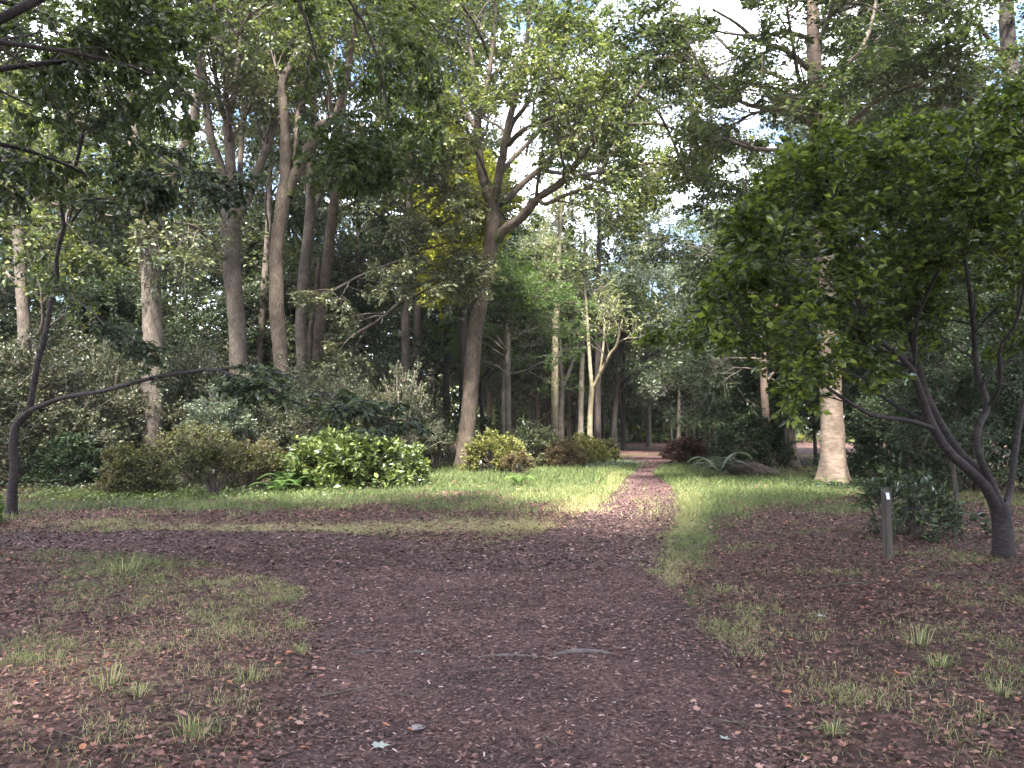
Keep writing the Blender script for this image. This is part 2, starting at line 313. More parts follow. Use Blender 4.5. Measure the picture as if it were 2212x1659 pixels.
M['redleaf'] = leafmat('dark_red_maple_leaf', [(0, (.04, .02, .016)), (.5, (.075, .035, .028)), (1, (.13, .065, .045))], .3, .1, tint=(1.2, .9, .8))
M['blueleaf'] = leafmat('blue_grey_leaf', [(0, (.045, .06, .045)), (.5, (.12, .15, .105)), (1, (.22, .25, .17))], .36, .2)
M['fern'] = leafmat('fern_leaf', [(0, (.06, .11, .03)), (.5, (.1, .17, .045)), (1, (.17, .24, .07))], .35, .08)
M['oakbark'] = barkmat('oak_bark', (.03, .021, .015), (.088, .066, .048), (.16, .125, .097), (30, 30, 6), .55, .55)
M['darkbark'] = barkmat('dark_bark', (.018, .014, .012), (.045, .035, .029), (.085, .068, .056), (34, 34, 7), .5, .2)
M['greybark'] = barkmat('grey_bark', (.042, .033, .025), (.10, .08, .062), (.17, .14, .11), (26, 26, 7), .4, .3)
M['grovebark'] = barkmat('pale_grey_bark', (.10, .082, .06), (.2, .17, .13), (.3, .26, .2), (30, 30, 8), .4, .3)
M['palebark'] = barkmat('pale_tan_bark', (.12, .10, .06), (.22, .185, .12), (.32, .27, .18), (30, 30, 8), .4, .3)
M['beechbark'] = barkmat('beech_bark', (.085, .062, .046), (.145, .108, .082), (.2, .155, .12), (5, 5, 16), .2, .5, spots=(.15, .11, .08))
M['cherrybark'] = barkmat('cherry_bark', (.010, .007, .007), (.022, .016, .015), (.055, .043, .041), (9, 9, 60), .4, .2)
M['twig'] = barkmat('twig_bark', (.05, .04, .03), (.09, .072, .056), (.15, .125, .10), (20, 20, 8), .1)
M['paletwig'] = barkmat('pale_twig_bark', (.13, .11, .085), (.22, .19, .15), (.33, .29, .235), (20, 20, 8), .1)

# ------------------------------------------------------------------ woodland haze
def haze():
    import bmesh
    bm = bmesh.new(); bmesh.ops.create_cube(bm, size=1)
    for v in bm.verts: v.co = Vector((v.co.x * 1300, 250 + v.co.y * 1600, 13 + v.co.z * 32))
    me = bpy.data.meshes.new('haze'); bm.to_mesh(me); bm.free()
    m, nt = newmat('woodland_haze'); pv = nd(nt, 'ShaderNodeVolumePrincipled'); pv.inputs['Color'].default_value = (.93, .96, 1, 1); pv.inputs['Density'].default_value = HAZE; pv.inputs['Anisotropy'].default_value = .3
    o = nd(nt, 'ShaderNodeOutputMaterial'); nt.links.new(pv.outputs[0], o.inputs['Volume']); obj('haze', me, m, kind='stuff')
HAZE = .0002
haze()
# ------------------------------------------------------------------ ground and path
def spaced(a, b, near, n, lim):
    u = np.linspace(-1, 1, n); k = 5.2; return np.sinh(u * k) / np.sinh(k) * lim
xs = np.sinh(np.linspace(-1, 1, 210) * 5.0) / np.sinh(5.0) * 400
ys = 1.5 + np.concatenate([-np.geomspace(.1, 60, 16)[::-1], np.sinh(np.linspace(0, 1, 220) * 5.2) / np.sinh(5.2) * 500])
X, Y = np.meshgrid(xs, ys); Z = hgt(X, Y)
nx, ny = len(xs), len(ys)
ii = (np.arange(ny - 1)[:, None] * nx + np.arange(nx - 1)[None]).ravel()
g, s = masks(X, Y)
lit = np.clip(1.2 - g - s, 0, 1)
gm = mesh('ground', np.stack([X, Y, Z], -1), np.stack([ii, ii + 1, ii + nx + 1, ii + nx], 1), True, {'green': (g * gscale(Y)).ravel(), 'straw': (s * gscale(Y)).ravel()})
def groundmat():
    m, nt = newmat('forest_floor'); l = nt.links.new
    tc = nd(nt, 'ShaderNodeTexCoord')
    v = nd(nt, 'ShaderNodeTexVoronoi'); v.inputs['Scale'].default_value = 22; l(tc.outputs['Object'], v.inputs['Vector'])
    n = nd(nt, 'ShaderNodeTexNoise'); n.inputs['Scale'].default_value = 9; n.inputs['Detail'].default_value = 8; n.inputs['Roughness'].default_value = .7; l(tc.outputs['Object'], n.inputs['Vector'])
    nb = nd(nt, 'ShaderNodeTexNoise'); nb.inputs['Scale'].default_value = .8; nb.inputs['Detail'].default_value = 4; l(tc.outputs['Object'], nb.inputs['Vector'])
    sx = nd(nt, 'ShaderNodeSeparateXYZ'); l(v.outputs['Color'], sx.inputs[0])
    lc = ramp(nt, [(0, (.03, .017, .014)), (.45, (.07, .037, .029)), (.75, (.14, .07, .054)), (1, (.23, .125, .095))], sx.outputs[0])
    soil = ramp(nt, [(.3, (.012, .008, .007)), (.6, (.045, .026, .021)), (.8, (.10, .058, .045))], n.outputs['Fac'])
    a = nd(nt, 'ShaderNodeMix', data_type='RGBA'); a.inputs['Factor'].default_value = .5; l(soil, a.inputs['A']); l(lc, a.inputs['B'])
    gc = ramp(nt, [(.3, (.035, .042, .018)), (.55, (.09, .105, .042)), (.75, (.15, .16, .07))], n.outputs['Fac'])
    sc2 = ramp(nt, [(.3, (.09, .068, .035)), (.6, (.19, .145, .08)), (.8, (.28, .22, .13))], n.outputs['Fac'])
    ga = nd(nt, 'ShaderNodeAttribute', attribute_name='green'); sa = nd(nt, 'ShaderNodeAttribute', attribute_name='straw')
    def brk(f):
        q = nd(nt, 'ShaderNodeMath', operation='ADD'); l(f, q.inputs[0]); l(n.outputs['Fac'], q.inputs[1])
        r = nd(nt, 'ShaderNodeMapRange'); r.inputs['From Min'].default_value = .86; r.inputs['From Max'].default_value = 1.12; l(q.outputs[0], r.inputs['Value']); return r.outputs[0]
    b = nd(nt, 'ShaderNodeMix', data_type='RGBA'); l(brk(ga.outputs['Fac']), b.inputs['Factor']); l(a.outputs['Result'], b.inputs['A']); l(gc, b.inputs['B'])
    c = nd(nt, 'ShaderNodeMix', data_type='RGBA'); l(brk(sa.outputs['Fac']), c.inputs['Factor']); l(b.outputs['Result'], c.inputs['A']); l(sc2, c.inputs['B'])
    p = nd(nt, 'ShaderNodeBsdfPrincipled'); l(c.outputs['Result'], p.inputs['Base Color']); p.inputs['Roughness'].default_value = .9; p.inputs['Specular IOR Level'].default_value = .2
    bp = nd(nt, 'ShaderNodeBump'); bp.inputs['Strength'].default_value = .8; bp.inputs['Distance'].default_value = .03; l(n.outputs['Fac'], bp.inputs['Height']); l(bp.outputs[0], p.inputs['Normal'])
    o = nd(nt, 'ShaderNodeOutputMaterial'); l(p.outputs[0], o.inputs['Surface']); return m
ground = obj('ground', gm, groundmat(), kind='structure')
# path sheet
dx = .11
px_ = np.arange(-26, 12, dx)
yy = [2.0]
while yy[-1] < 56: yy.append(yy[-1] + max(.08, yy[-1] * .007))
yy = np.array(yy); X, Y = np.meshgrid(px_, yy); cX, cY = (X[:-1, :-1] + X[1:, 1:]) / 2, (Y[:-1, :-1] + Y[1:, 1:]) / 2
keep = (rag(cX, cY) < .05) & (cX > -1.0 * cY - 3)
nx = len(px_); ii = (np.arange(len(yy) - 1)[:, None] * nx + np.arange(nx - 1)[None])[keep]
q = np.stack([ii, ii + 1, ii + nx + 1, ii + nx], 1); used, inv = np.unique(q, return_inverse=True)
PXv, PYv = X.ravel()[used], Y.ravel()[used]
jx = (vn(PXv * 9, PYv * 9, 3) - .5) * .1; jy = (vn(PXv * 9, PYv * 9, 4) - .5) * .1
edgev = np.clip(-rag(PXv, PYv) / .25, 0, 1)
PXv, PYv = PXv + jx * (1 - edgev), PYv + jy * (1 - edgev)
pz = hgt(PXv, PYv) + .012 + (fbm(PXv * 4, PYv * 4, 50) - .5) * .018 * edgev
pm = mesh('path', np.stack([PXv, PYv, pz], 1), inv.reshape(-1, 4), True)
def pathmat():
    m, nt = newmat('bark_chip_path'); l = nt.links.new
    tc = nd(nt, 'ShaderNodeTexCoord')
    v = nd(nt, 'ShaderNodeTexVoronoi'); v.inputs['Scale'].default_value = 55; v.inputs['Randomness'].default_value = 1; l(tc.outputs['Object'], v.inputs['Vector'])
    n = nd(nt, 'ShaderNodeTexNoise'); n.inputs['Scale'].default_value = 45; n.inputs['Detail'].default_value = 6; n.inputs['Roughness'].default_value = .75; l(tc.outputs['Object'], n.inputs['Vector'])
    nb = nd(nt, 'ShaderNodeTexNoise'); nb.inputs['Scale'].default_value = 1.1; nb.inputs['Detail'].default_value = 5; l(tc.outputs['Object'], nb.inputs['Vector'])
    sx = nd(nt, 'ShaderNodeSeparateXYZ'); l(v.outputs['Color'], sx.inputs[0])
    ch = ramp(nt, [(0, (.028, .015, .0135)), (.5, (.085, .046, .040)), (.85, (.165, .095, .083)), (1, (.29, .19, .17))], sx.outputs[0])
    so_ = ramp(nt, [(.35, (.033, .018, .016)), (.65, (.10, .056, .049))], n.outputs['Fac'])
    a = nd(nt, 'ShaderNodeMix', data_type='RGBA'); l(so_, a.inputs['A']); l(ch, a.inputs['B']); a.inputs['Factor'].default_value = .5
    big = ramp(nt, [(.35, (.68, .68, .7)), (.65, (1.25, 1.2, 1.2))], nb.outputs['Fac'])
    mm = nd(nt, 'ShaderNodeMix', data_type='RGBA', blend_type='MULTIPLY'); mm.inputs['Factor'].default_value = 1; l(a.outputs['Result'], mm.inputs['A']); l(big, mm.inputs['B'])
    p = nd(nt, 'ShaderNodeBsdfPrincipled'); l(mm.outputs['Result'], p.inputs['Base Color']); p.inputs['Roughness'].default_value = .88; p.inputs['Specular IOR Level'].default_value = .25
    bp = nd(nt, 'ShaderNodeBump'); bp.inputs['Strength'].default_value = .9; bp.inputs['Distance'].default_value = .02; l(n.outputs['Fac'], bp.inputs['Height']); l(bp.outputs[0], p.inputs['Normal'])
    o = nd(nt, 'ShaderNodeOutputMaterial'); l(p.outputs[0], o.inputs['Surface']); return m
obj('path', pm, pathmat(), kind='structure')

# ------------------------------------------------------------------ tree builder
def make_tree(name, label, cat, Yd, trunk, limbs, bark, leaf, tw='twig', n=(5, 6, 5), Ln=(3., 1.5, .7), lv=14, ls=.13, ang=.8, trop=.08, flat=0., hang=.25,
              auto=0, autoL=5., autot=(.45, 1.), autoang=.9, tmpl=LT2, group=None, flare=.55, S=16, world=False, parts=0, tmin=.25, sides=4, leafpart='crown', limbbark=None, autoparts=True, nr=.55, clip=None, fl_len=.5, lw=1.):
    """trunk: list of (px, py, half_width_px[, dY]); limbs: the same; all laid at depth Yd (+dY)"""
    def conv(l):
        pts, r = [], []
        for q in l:
            if world: pts.append(q[:3]); r.append(q[3])
            else:
                dY = q[3] if len(q) > 3 else 0; pts.append(P(q[0], q[1], Yd + dY)); r.append(q[2] / F * (Yd + dY))
        return np.array(pts, float), np.array(r, float)
    tp, tr = conv(trunk)
    base = tp[0].copy(); base[2] = float(hgt(base[0], base[1]))
    tp[0, 2] = base[2] - .12
    root = thing(name, label, cat, base, group)
    K = 44; tpt = resample(tp, K); d = np.linalg.norm(np.diff(tp, axis=0), axis=1); s = np.concatenate([[0], np.cumsum(d)]); ss = np.linspace(0, s[-1], K); trr = np.interp(ss, s, tr)
    ph = rng.uniform(0, 6, 6)
    def mod(th, s_):
        fl = flare * np.exp(-np.maximum(s_ - .08, 0) / fl_len)
        return 1 + fl * (1 + .4 * np.sin(3 * th + ph[0]) + .3 * np.sin(5 * th + ph[1])) + .035 * np.sin(2 * th + s_ * 1.3 + ph[2]) + .03 * np.sin(3 * th - s_ * 2.9 + ph[3]) + .02 * np.sin(7 * th + s_ * 7 + ph[4]) + .05 * np.exp(-((np.sin(s_ * 1.1 + ph[5])) / .12) ** 2)
    v, qd, bk = tubes(tpt[None] - base, trr[None], S, mod)
    obj('trunk', mesh('trunk', v, qd, True, vec=bk), M[bark], root)
    allP, allR = [], []
    for lb in limbs:
        lp, lr = conv(lb); lr = lr * lw; Kl = 26; pt = resample(lp, Kl); dl = np.concatenate([[0], np.cumsum(np.linalg.norm(np.diff(lp, axis=0), axis=1))]); rr = np.interp(np.linspace(0, dl[-1], Kl), dl, lr)
        v, qd, bk = tubes(pt[None] - base, rr[None], 10, lambda th, s_: 1 + .05 * np.sin(2 * th + s_ * 3) + .04 * np.sin(3 * th - s_ * 5))
        obj('limb', mesh('limb', v, qd, True, vec=bk), M[limbbark or bark], root)
        allP.append(resample(lp, 8)); allR.append(np.interp(np.linspace(0, dl[-1], 8), dl, lr))
    if auto:
        tp8 = resample(tp, 8)[None]; tr8 = np.interp(np.linspace(0, s[-1], 8), s, tr)[None]
        a, r = spawn(tp8, tr8, auto, autoL, autoang, trop, flat, 8, autot[0], .42, .14, .25)
        if autoparts:
            for k in range(len(a)):
                pt = resample(a[k], 16); v, qd, bk = tubes(pt[None] - base, np.interp(np.linspace(0, 1, 16), np.linspace(0, 1, 8), r[k])[None], 7)
                obj('limb', mesh('limb', v, qd, True, vec=bk), M[limbbark or bark], root)
        else:
            v, qd, bk = tubes(a - base, r, 5); obj('limbs', mesh('limbs', v, qd, True, vec=bk), M[bark], root, kind='stuff')
        allP += list(a); allR += list(r)
    A, R = np.array(allP), np.array(allR)
    b2, r2 = spawn(A, R, n[0], Ln[0], ang, trop, flat, 6, tmin, .5)
    b3, r3 = spawn(b2, r2, n[1], Ln[1], ang, trop, flat, 5, .2, .5)
    b4, r4 = spawn(b3, r3, n[2], Ln[2], ang, trop * .5 - hang * .3, flat, 3, .15, .5)
    if clip is not None:
        k4 = clip(b4[:, -1]); b4, r4 = b4[k4], r4[k4]; k3 = clip(b3[:, -1]); b3, r3 = b3[k3], r3[k3]; k2 = clip(b2[:, -1]); b2, r2 = b2[k2], r2[k2]
    mn = .0045 if Yd < 14 else .008
    vv, qq, bb, off = [], [], [], 0
    vis = slice(None)
    if not world:
        u4, w4 = proj(b4[:, -1, 0], b4[:, -1, 1], b4[:, -1, 2]); vis = (w4 > -70) & (u4 > -250) & (u4 < W + 250)
    for Bp, Br, Sd in ((b2, r2, 4), (b3[:, ::2], r3[:, ::2], 3), (b4[vis][::2, ::2], r4[vis][::2, ::2], 3)):
        Br = np.maximum(Br, mn if Bp is not b4 else mn * .6)
        v, qd, bk = tubes(Bp - base, Br, Sd); vv.append(v); qq.append(qd + off); bb.append(bk); off += len(v)
    obj('branches', mesh('branches', np.vstack(vv), np.vstack(qq), True, vec=np.vstack(bb)), M[tw], root, kind='stuff')
    p_, d_, n_, s_ = leaves(np.concatenate([b4]), lv, ls, hang, nr=nr)
    if clip is not None:
        kk = clip(p_); p_, d_, n_, s_ = p_[kk], d_[kk], n_[kk], s_[kk]
    if not world:
        u4, w4 = proj(p_[:, 0], p_[:, 1], p_[:, 2]); hid = (w4 < -70) | (u4 < -250) | (u4 > W + 250)
        kk = ~hid | (rng.random(len(p_)) < .14); s_ = np.where(hid, s_ * 2.5, s_); p_, d_, n_, s_ = p_[kk], d_[kk], n_[kk], s_[kk]
    if parts: p_, d_, n_, s_ = leaf_parts(root, base, p_, d_, n_, s_, parts, tmpl, M[leaf])
    obj(leafpart, leafmesh(leafpart, p_, d_, n_, s_, LT2, base), M[leaf], root, kind='stuff')
    return root
def leaf_parts(root, base, p, d, n, s, m, tmpl, mat):
    u, w = proj(p[:, 0], p[:, 1], p[:, 2]); D = np.maximum(p[:, 1], .5)
    sc_ = s / D * ((u > 0) & (u < W) & (w > 0) & (w < H)) + rng.random(len(s)) * .002; o = np.argsort(-sc_)[:m]
    prot = []
    for k in range(6):
        me = mesh('leaf', tmpl[0], tmpl[1], False, {'rnd': np.full(len(tmpl[0]), (k + .5) / 6)}); me.materials.append(mat); prot.append(me)
    dd, ww, nn = frame(d[o], n[o])
    for i, k in enumerate(o):
        ob = bpy.data.objects.new('leaf', prot[i % 6]); COL.objects.link(ob); ob.parent = root
        mt = np.eye(4); mt[:3, 0] = dd[i] * s[k]; mt[:3, 1] = ww[i] * s[k]; mt[:3, 2] = nn[i] * s[k]; mt[:3, 3] = p[k] - base
        ob.matrix_basis = Matrix(mt.tolist())
    kp = np.ones(len(s), bool); kp[o] = False
    return p[kp], d[kp], n[kp], s[kp]

# ---- the main trees -------------------------------------------------
make_tree('oak_tree', 'leaning grey-brown oak with mossy foot in the middle, forking wide over the glade', 'tree', 31,
  [(1003,1012,19),(1008,940,18),(1018,830,17),(1024,740,16),(1032,684,16),(1034,668,19),(1037,654,15.5),(1046,610,14.5),(1060,540,15),(1066,481,15),(1066,430,14)],
  [[(1066,440,13),(1046,400,10),(1037,345,9),(1033,252,8),(1050,190,6),(1062,120,5),(1070,20,4),(1060,-90,3)],
   [(1034,262,5.5),(1030,215,5,.4),(1022,150,4,1),(1010,60,3,1.5),(1000,-60,2,2)],
   [(1068,440,12),(1078,380,10,-.4),(1096,282,8.5,-.8),(1110,220,7,-1),(1122,166,6,-1.2),(1140,70,5,-1.5),(1150,-80,3,-2)],
   [(1096,300,6,-.7),(1110,262,5.5,-1),(1140,220,5,-1.5),(1160,150,3.5,-2.2),(1190,80,2.5,-3)],
   [(1078,440,9,.2),(1094,432,8,.5),(1125,400,7,1),(1166,365,6.5,1.6),(1205,325,6,2.2),(1249,272,5,3),(1290,200,3.5,3.6),(1330,110,2.5,4)],
   [(1074,520,12,-.1),(1090,495,11,-.4),(1126,471,10,-1),(1162,428,9,-1.6),(1215,392,8,-2.2),(1265,325,7,-2.8),(1308,279,6,-3.4),(1370,210,4.5,-4),(1440,110,3,-4.4)],
   [(1205,398,6,-2),(1240,384,5,-1.5),(1298,372,4.5,-.8),(1350,368,4,0),(1398,352,3.2,.6),(1464,357,2,1)],
   [(1162,430,5,-1.6),(1180,440,4.5,-2.2),(1225,420,4,-3),(1275,408,3,-3.6),(1330,420,2,-4)],
   [(1085,370,5.5,-.4),(1110,340,5,.4),(1150,300,4.5,1.4),(1185,262,4,2.2),(1230,210,3,3)],
   [(1100,312,6,-.8),(1125,285,5.5,-2),(1170,262,5,-3),(1220,240,4,-4),(1270,190,2.5,-5)],
   [(1075,200,4,.5),(1120,130,4,2),(1180,60,3.5,3.5),(1250,0,3,5)],
   [(1040,300,4.5,.5),(1000,230,4,2),(950,150,3.5,3.5),(915,70,2.5,5)],
   [(1060,130,4,.5),(1030,60,3.5,-1),(990,0,3,-2.5),(950,-60,2,-4)],
   [(1370,200,4,-4),(1420,240,3.4,-3),(1460,320,2.8,-2),(1490,400,2,-1)],
   [(1160,366,4.5,1.6),(1240,380,4,3.2),(1320,400,3,5),(1400,440,2,6)],
   [(1200,330,4.5,2.2),(1290,270,4,3.5),(1380,240,3,5),(1450,230,2,6)],
   [(1300,290,4.5,-3.3),(1360,270,4,-2.6),(1430,270,3,-2),(1500,300,2,-1.2)],
   [(1060,405,4,0),(1040,350,3.6,-.6),(1020,305,3.4,-1),(1004,262,3,-1.5),(990,200,2.2,-2)],
   [(1022,302,2.6,-1),(1000,298,2.2,-1.4),(980,306,2,-1.8),(972,322,1.7,-2),(955,331,1.2,-2.4)]],
  'oakbark', 'oakleaf', n=(6, 7, 6), Ln=(3.6, 2.0, 1.05), lv=15, ls=.165, trop=.05, flare=.3, S=28, fl_len=.45,
  clip=lambda p: np.logical_not((lambda u, w: (w > 470 + 60 * np.sin(u * .02)) | ((u < 985) & (w > 330)) | ((u > 1010) & (u < 1300) & (w > 230) & (w < 400) & (vn(u * .03, w * .035, 91) > .66)))(*proj(p[:, 0], p[:, 1], p[:, 2]))))

make_tree('oak_tree', 'forked ivy-flecked oak at left, rising behind the tangle of grey shrubs', 'tree', 24,
  [(330,1045,25),(328,960,23),(329,850,21),(329,700,20.5),(326,600,20),(322,520,22),(322,465,24)],
  [[(318,485,17),(300,420,15),(292,365,14),(287,280,13.5,.3),(286,232,13,.4),(280,143,12,.6),(275,40,10,.8),(265,-120,8,1)],
   [(328,485,17),(358,440,14),(380,370,13,-.3),(405,299,12,-.6),(420,246,10,-.8),(426,190,8,-1),(428,133,7,-1.2),(432,95,6,-1.3),(455,84,5.5,-1.6),(500,78,5.5,-2),(526,64,5,-2.2),(538,33,4.5,-2.3),(570,12,4,-2.5),(610,-20,3.5,-2.7)],
   [(284,140,10,.6),(309,110,10,.3),(330,85,10,0),(352,55,8,-.3),(370,-20,6,-.6)],
   [(428,110,5,-1.2),(434,74,4.5,-1),(462,55,4,-.8),(462,10,3.5,-.6),(470,-60,3,-.4)],
   [(422,235,5,-.8),(395,175,4.5,-.2),(350,120,4,.8),(300,90,3.6,1.6)],
   [(290,330,6,.2),(250,290,5,.8),(190,260,4,1.6),(130,220,3,2.6)],
   [(300,500,5,0),(240,470,4.5,-1),(180,455,4,-2),(110,440,3,-3)]],
  'greybark', 'oakleaf', n=(6, 7, 6), Ln=(3.6, 1.9, 1.0), lv=13, ls=.15, flare=.3, S=24,
  clip=lambda p: np.logical_not((lambda u, w: ((u > 340) & (u < 425) & (w > 165) & (w < 255)))(*proj(p[:, 0], p[:, 1], p[:, 2]))))

make_tree('oak_tree', 'grey trunk left of centre splitting low into three rising limbs', 'tree', 28,
  [(518,1010,22),(516,900,21),(515,755,19),(508,657,18.5),(500,567,18),(499,500,21),(500,455,23)],
  [[(494,480,13),(484,400,12),(478,365,11),(462,320,9,.4),(455,299,9,.5),(444,213,8,.8),(436,120,6.5,1),(420,0,5,1.2),(410,-100,4,1.4)],
   [(500,480,14),(500,400,12),(495,299,11,-.2),(491,266,10,-.3),(507,199,7,-.6),(518,100,5,-.9),(520,-40,3.5,-1.2)],
   [(506,480,12),(531,440,10),(558,365,9,.4),(584,299,8,.8),(602,216,7,1),(625,120,5,1.3),(640,0,4,1.6)],
   [(491,270,6,-.3),(478,235,5,-.8),(470,190,5,-1.2),(460,120,4,-1.8),(455,20,3,-2.2)],
   [(520,400,6,.3),(520,330,6,.8),(530,230,5,1.4),(540,120,4,2)],
   [(485,560,6,-.4),(455,520,5,-1),(420,490,4,-1.8),(370,480,3,-2.6)]],
  'greybark', 'oakleaf_grey', n=(6, 7, 6), Ln=(3.6, 1.9, 1.0), lv=13, ls=.16, flare=.3, S=20)

make_tree('oak_tree', 'slightly bowed brown trunk left of centre with one broad fork to the right', 'tree', 27,
  [(622,1010,17),(616,900,16.5),(609,802,16.5),(600,700,16),(597,620,15),(597,540,14.5),(606,470,14.5),(616,405,16)],
  [[(614,425,13),(617,382,12),(614,249,10,.2),(608,183,9,.4),(630,139,8,.6),(648,105,7,.8),(661,80,6,.9),(680,0,4,1.2),(690,-90,3,1.5)],
   [(622,425,12),(632,392,12),(664,325,11,-.4),(690,272,10,-.8),(722,256,9,-1.2),(738,210,7.5,-1.5),(755,130,6,-1.9),(770,30,4.5,-2.3)],
   [(640,380,6,-.2),(640,300,5.5,.6),(650,200,5,1.4),(680,100,4,2)],
   [(700,268,5,-.9),(735,285,4,-.2),(790,270,3,.6)]],
  'oakbark', 'oakleaf', n=(6, 7, 6), Ln=(3.5, 1.9, 1.0), lv=14, ls=.16, flare=.3, S=20)

make_tree('oak_tree', 'tall straight trunk, left one of the close group standing left of the centre oak', 'tree', 33,
  [(653,1000,13.5),(653,802,12.5),(650,694,12.5),(656,600,12),(667,498,11),(672,398,10),(674,300,9),(680,150,7),(690,0,5)],
  [[(668,480,6),(690,430,5,1),(720,370,4,2),(740,300,3,3)]], 'greybark', 'oakleaf_grey', auto=8, autoL=5.5, autot=(.5, 1), n=(5, 7, 5), Ln=(3.2, 1.8, 1.0), lv=12, ls=.16, flare=.2)
make_tree('oak_tree', 'twin-stemmed grey trunk, right one of the close group standing left of the centre oak', 'tree', 34,
  [(687,1000,14),(685,850,13),(688,750,12.5),(700,620,12),(712,520,11),(722,430,10),(730,330,8),(745,200,6),(760,50,4)],
  [[(676,980,8),(671,900,8),(669,802,7.5),(672,720,7),(682,640,6),(690,560,4.5)], [(720,440,6),(745,390,5,.6),(790,330,4,1.4),(820,250,3,2)]], 'oakbark', 'oakleaf', auto=8, autoL=5.5, autot=(.5, 1), n=(5, 7, 5), Ln=(3.2, 1.8, 1.0), lv=12, ls=.16, flare=.2)
make_tree('tall_tree', 'pale forked trunk near the left edge, half hidden behind the thin dark sapling', 'tree', 27,
  [(62,1000,14),(55,850,13),(52,700,12.5),(45,600,12),(40,500,12),(34,450,12)],
  [[(36,470,9),(22,420,8),(8,370,7,.3),(-20,250,5,.8),(-40,100,4,1)], [(42,470,7),(75,435,7,-.3),(110,400,6,-.8),(130,330,5,-1.2),(150,220,4,-1.6),(170,60,3,-2)]],
  'greybark', 'oakleaf', auto=4, autoL=4.5, n=(5, 6, 5), Ln=(2.8, 1.5, .75), lv=20, ls=.17, flare=.2)

# beech on the right with long layered boughs
make_tree('beech_tree', 'pale smooth-barked beech with flared foot standing on the right, behind the spreading cherry', 'tree', 22,
  [(1803,1056,25),(1800,980,24),(1797,900,22.5),(1793,800,21.5),(1788,700,20.5),(1782,560,19),(1772,400,18),(1764,250,16),(1758,120,15),(1754,0,13),(1750,-150,10),(1745,-300,7)],
  [[(1750,150,7),(1725,130,6.5,-.2),(1690,105,6,-.6),(1640,90,5,-1),(1590,50,3.5,-1.6),(1540,20,2.5,-2)],
   [(1752,255,6),(1720,232,6,.3),(1690,170,5,.6),(1640,150,4.5,1),(1590,120,3.5,1.5),(1530,60,2.5,2)],
   [(1756,270,6),(1700,240,5.5,-.8),(1640,232,5,-1.4),(1590,215,4,-2),(1530,170,3,-2.6),(1480,80,2,-3)],
   [(1760,340,6),(1700,325,5,.8),(1620,320,4.5,1.6),(1560,300,3.5,2.2),(1490,330,2.5,3)],
   [(1766,100,7),(1790,40,6,-.6),(1805,-20,5,-1),(1830,-120,4,-1.4)],
   [(1770,200,6),(1810,150,5.5,.5),(1850,120,5,1),(1880,60,4,1.6),(1900,-40,3,2.2)],
   [(1774,300,6),(1830,270,5,-.6),(1900,215,4,-1.2),(1990,180,3,-2)],
   [(1765,230,5),(1730,180,4.5,-1.5),(1715,110,4,-2.4),(1700,20,3,-3.2)],
   [(1780,420,5),(1730,400,4.5,1.5),(1660,405,3.5,2.6),(1580,440,2.5,4)],
   [(1782,520,5),(1730,520,4.5,1.5),(1660,540,3.5,2.6),(1580,575,2.5,4)],
   [(1790,540,5),(1850,530,4.5,1.5),(1930,560,3.5,2.6),(2010,620,2.5,4)]],
  'beechbark', 'beechleaf', limbbark='greybark', auto=6, autoL=6, autot=(.55, 1), autoang=1.3, n=(8, 7, 5), Ln=(3.0, 1.7, .85), lv=15, ls=.14, ang=.75, trop=-.02, flat=.75, hang=.1, flare=.62, S=28, fl_len=.42, nr=.35,
  clip=lambda p: np.logical_not((lambda u, w: (w > 700) | ((u > 1370) & (u < 1640) & (vn(u * .016, w * .02, 77) > .66) & (w < 420)))(*proj(p[:, 0], p[:, 1], p[:, 2]))))
make_tree('beech_tree', 'dark beech in the top right corner, its trunk rising above the bright green cherry crown', 'tree', 24,
  [(2215,1040,26),(2212,800,23),(2205,600,21),(2196,400,19),(2186,200,17),(2176,60,15),(2168,-150,11),(2160,-320,7)],
  [[(2190,320,7),(2140,260,6,-.6),(2080,215,5,-1.2),(2000,190,4,-2),(1900,170,2.5,-2.8)],
   [(2186,240,6),(2130,190,5,.6),(2050,140,4.5,1.2),(1960,90,3.5,2),(1870,60,2.5,3)],
   [(2184,160,6),(2150,100,5,0),(2090,40,4,-.8),(2010,10,3,-1.6),(1930,-20,2,-2)],
   [(2200,200,6),(2250,140,5,0),(2300,60,4,0)],
   [(2198,400,6),(2130,380,5,1),(2040,360,4,2),(1940,330,3,3)],
   [(2205,600,6),(2140,590,5,1),(2060,600,4,2),(1950,660,3,3)],
   [(2210,760,6),(2150,770,5,1),(2060,790,4,2),(1950,850,3,3)]],
  'darkbark', 'beechleaf', auto=8, autoL=6, autot=(.3, 1), autoang=1.35, n=(7, 7, 5), Ln=(3.1, 1.7, .85), lv=14, ls=.15, ang=.75, trop=-.02, flat=.75, hang=.1, flare=.4, nr=.35)

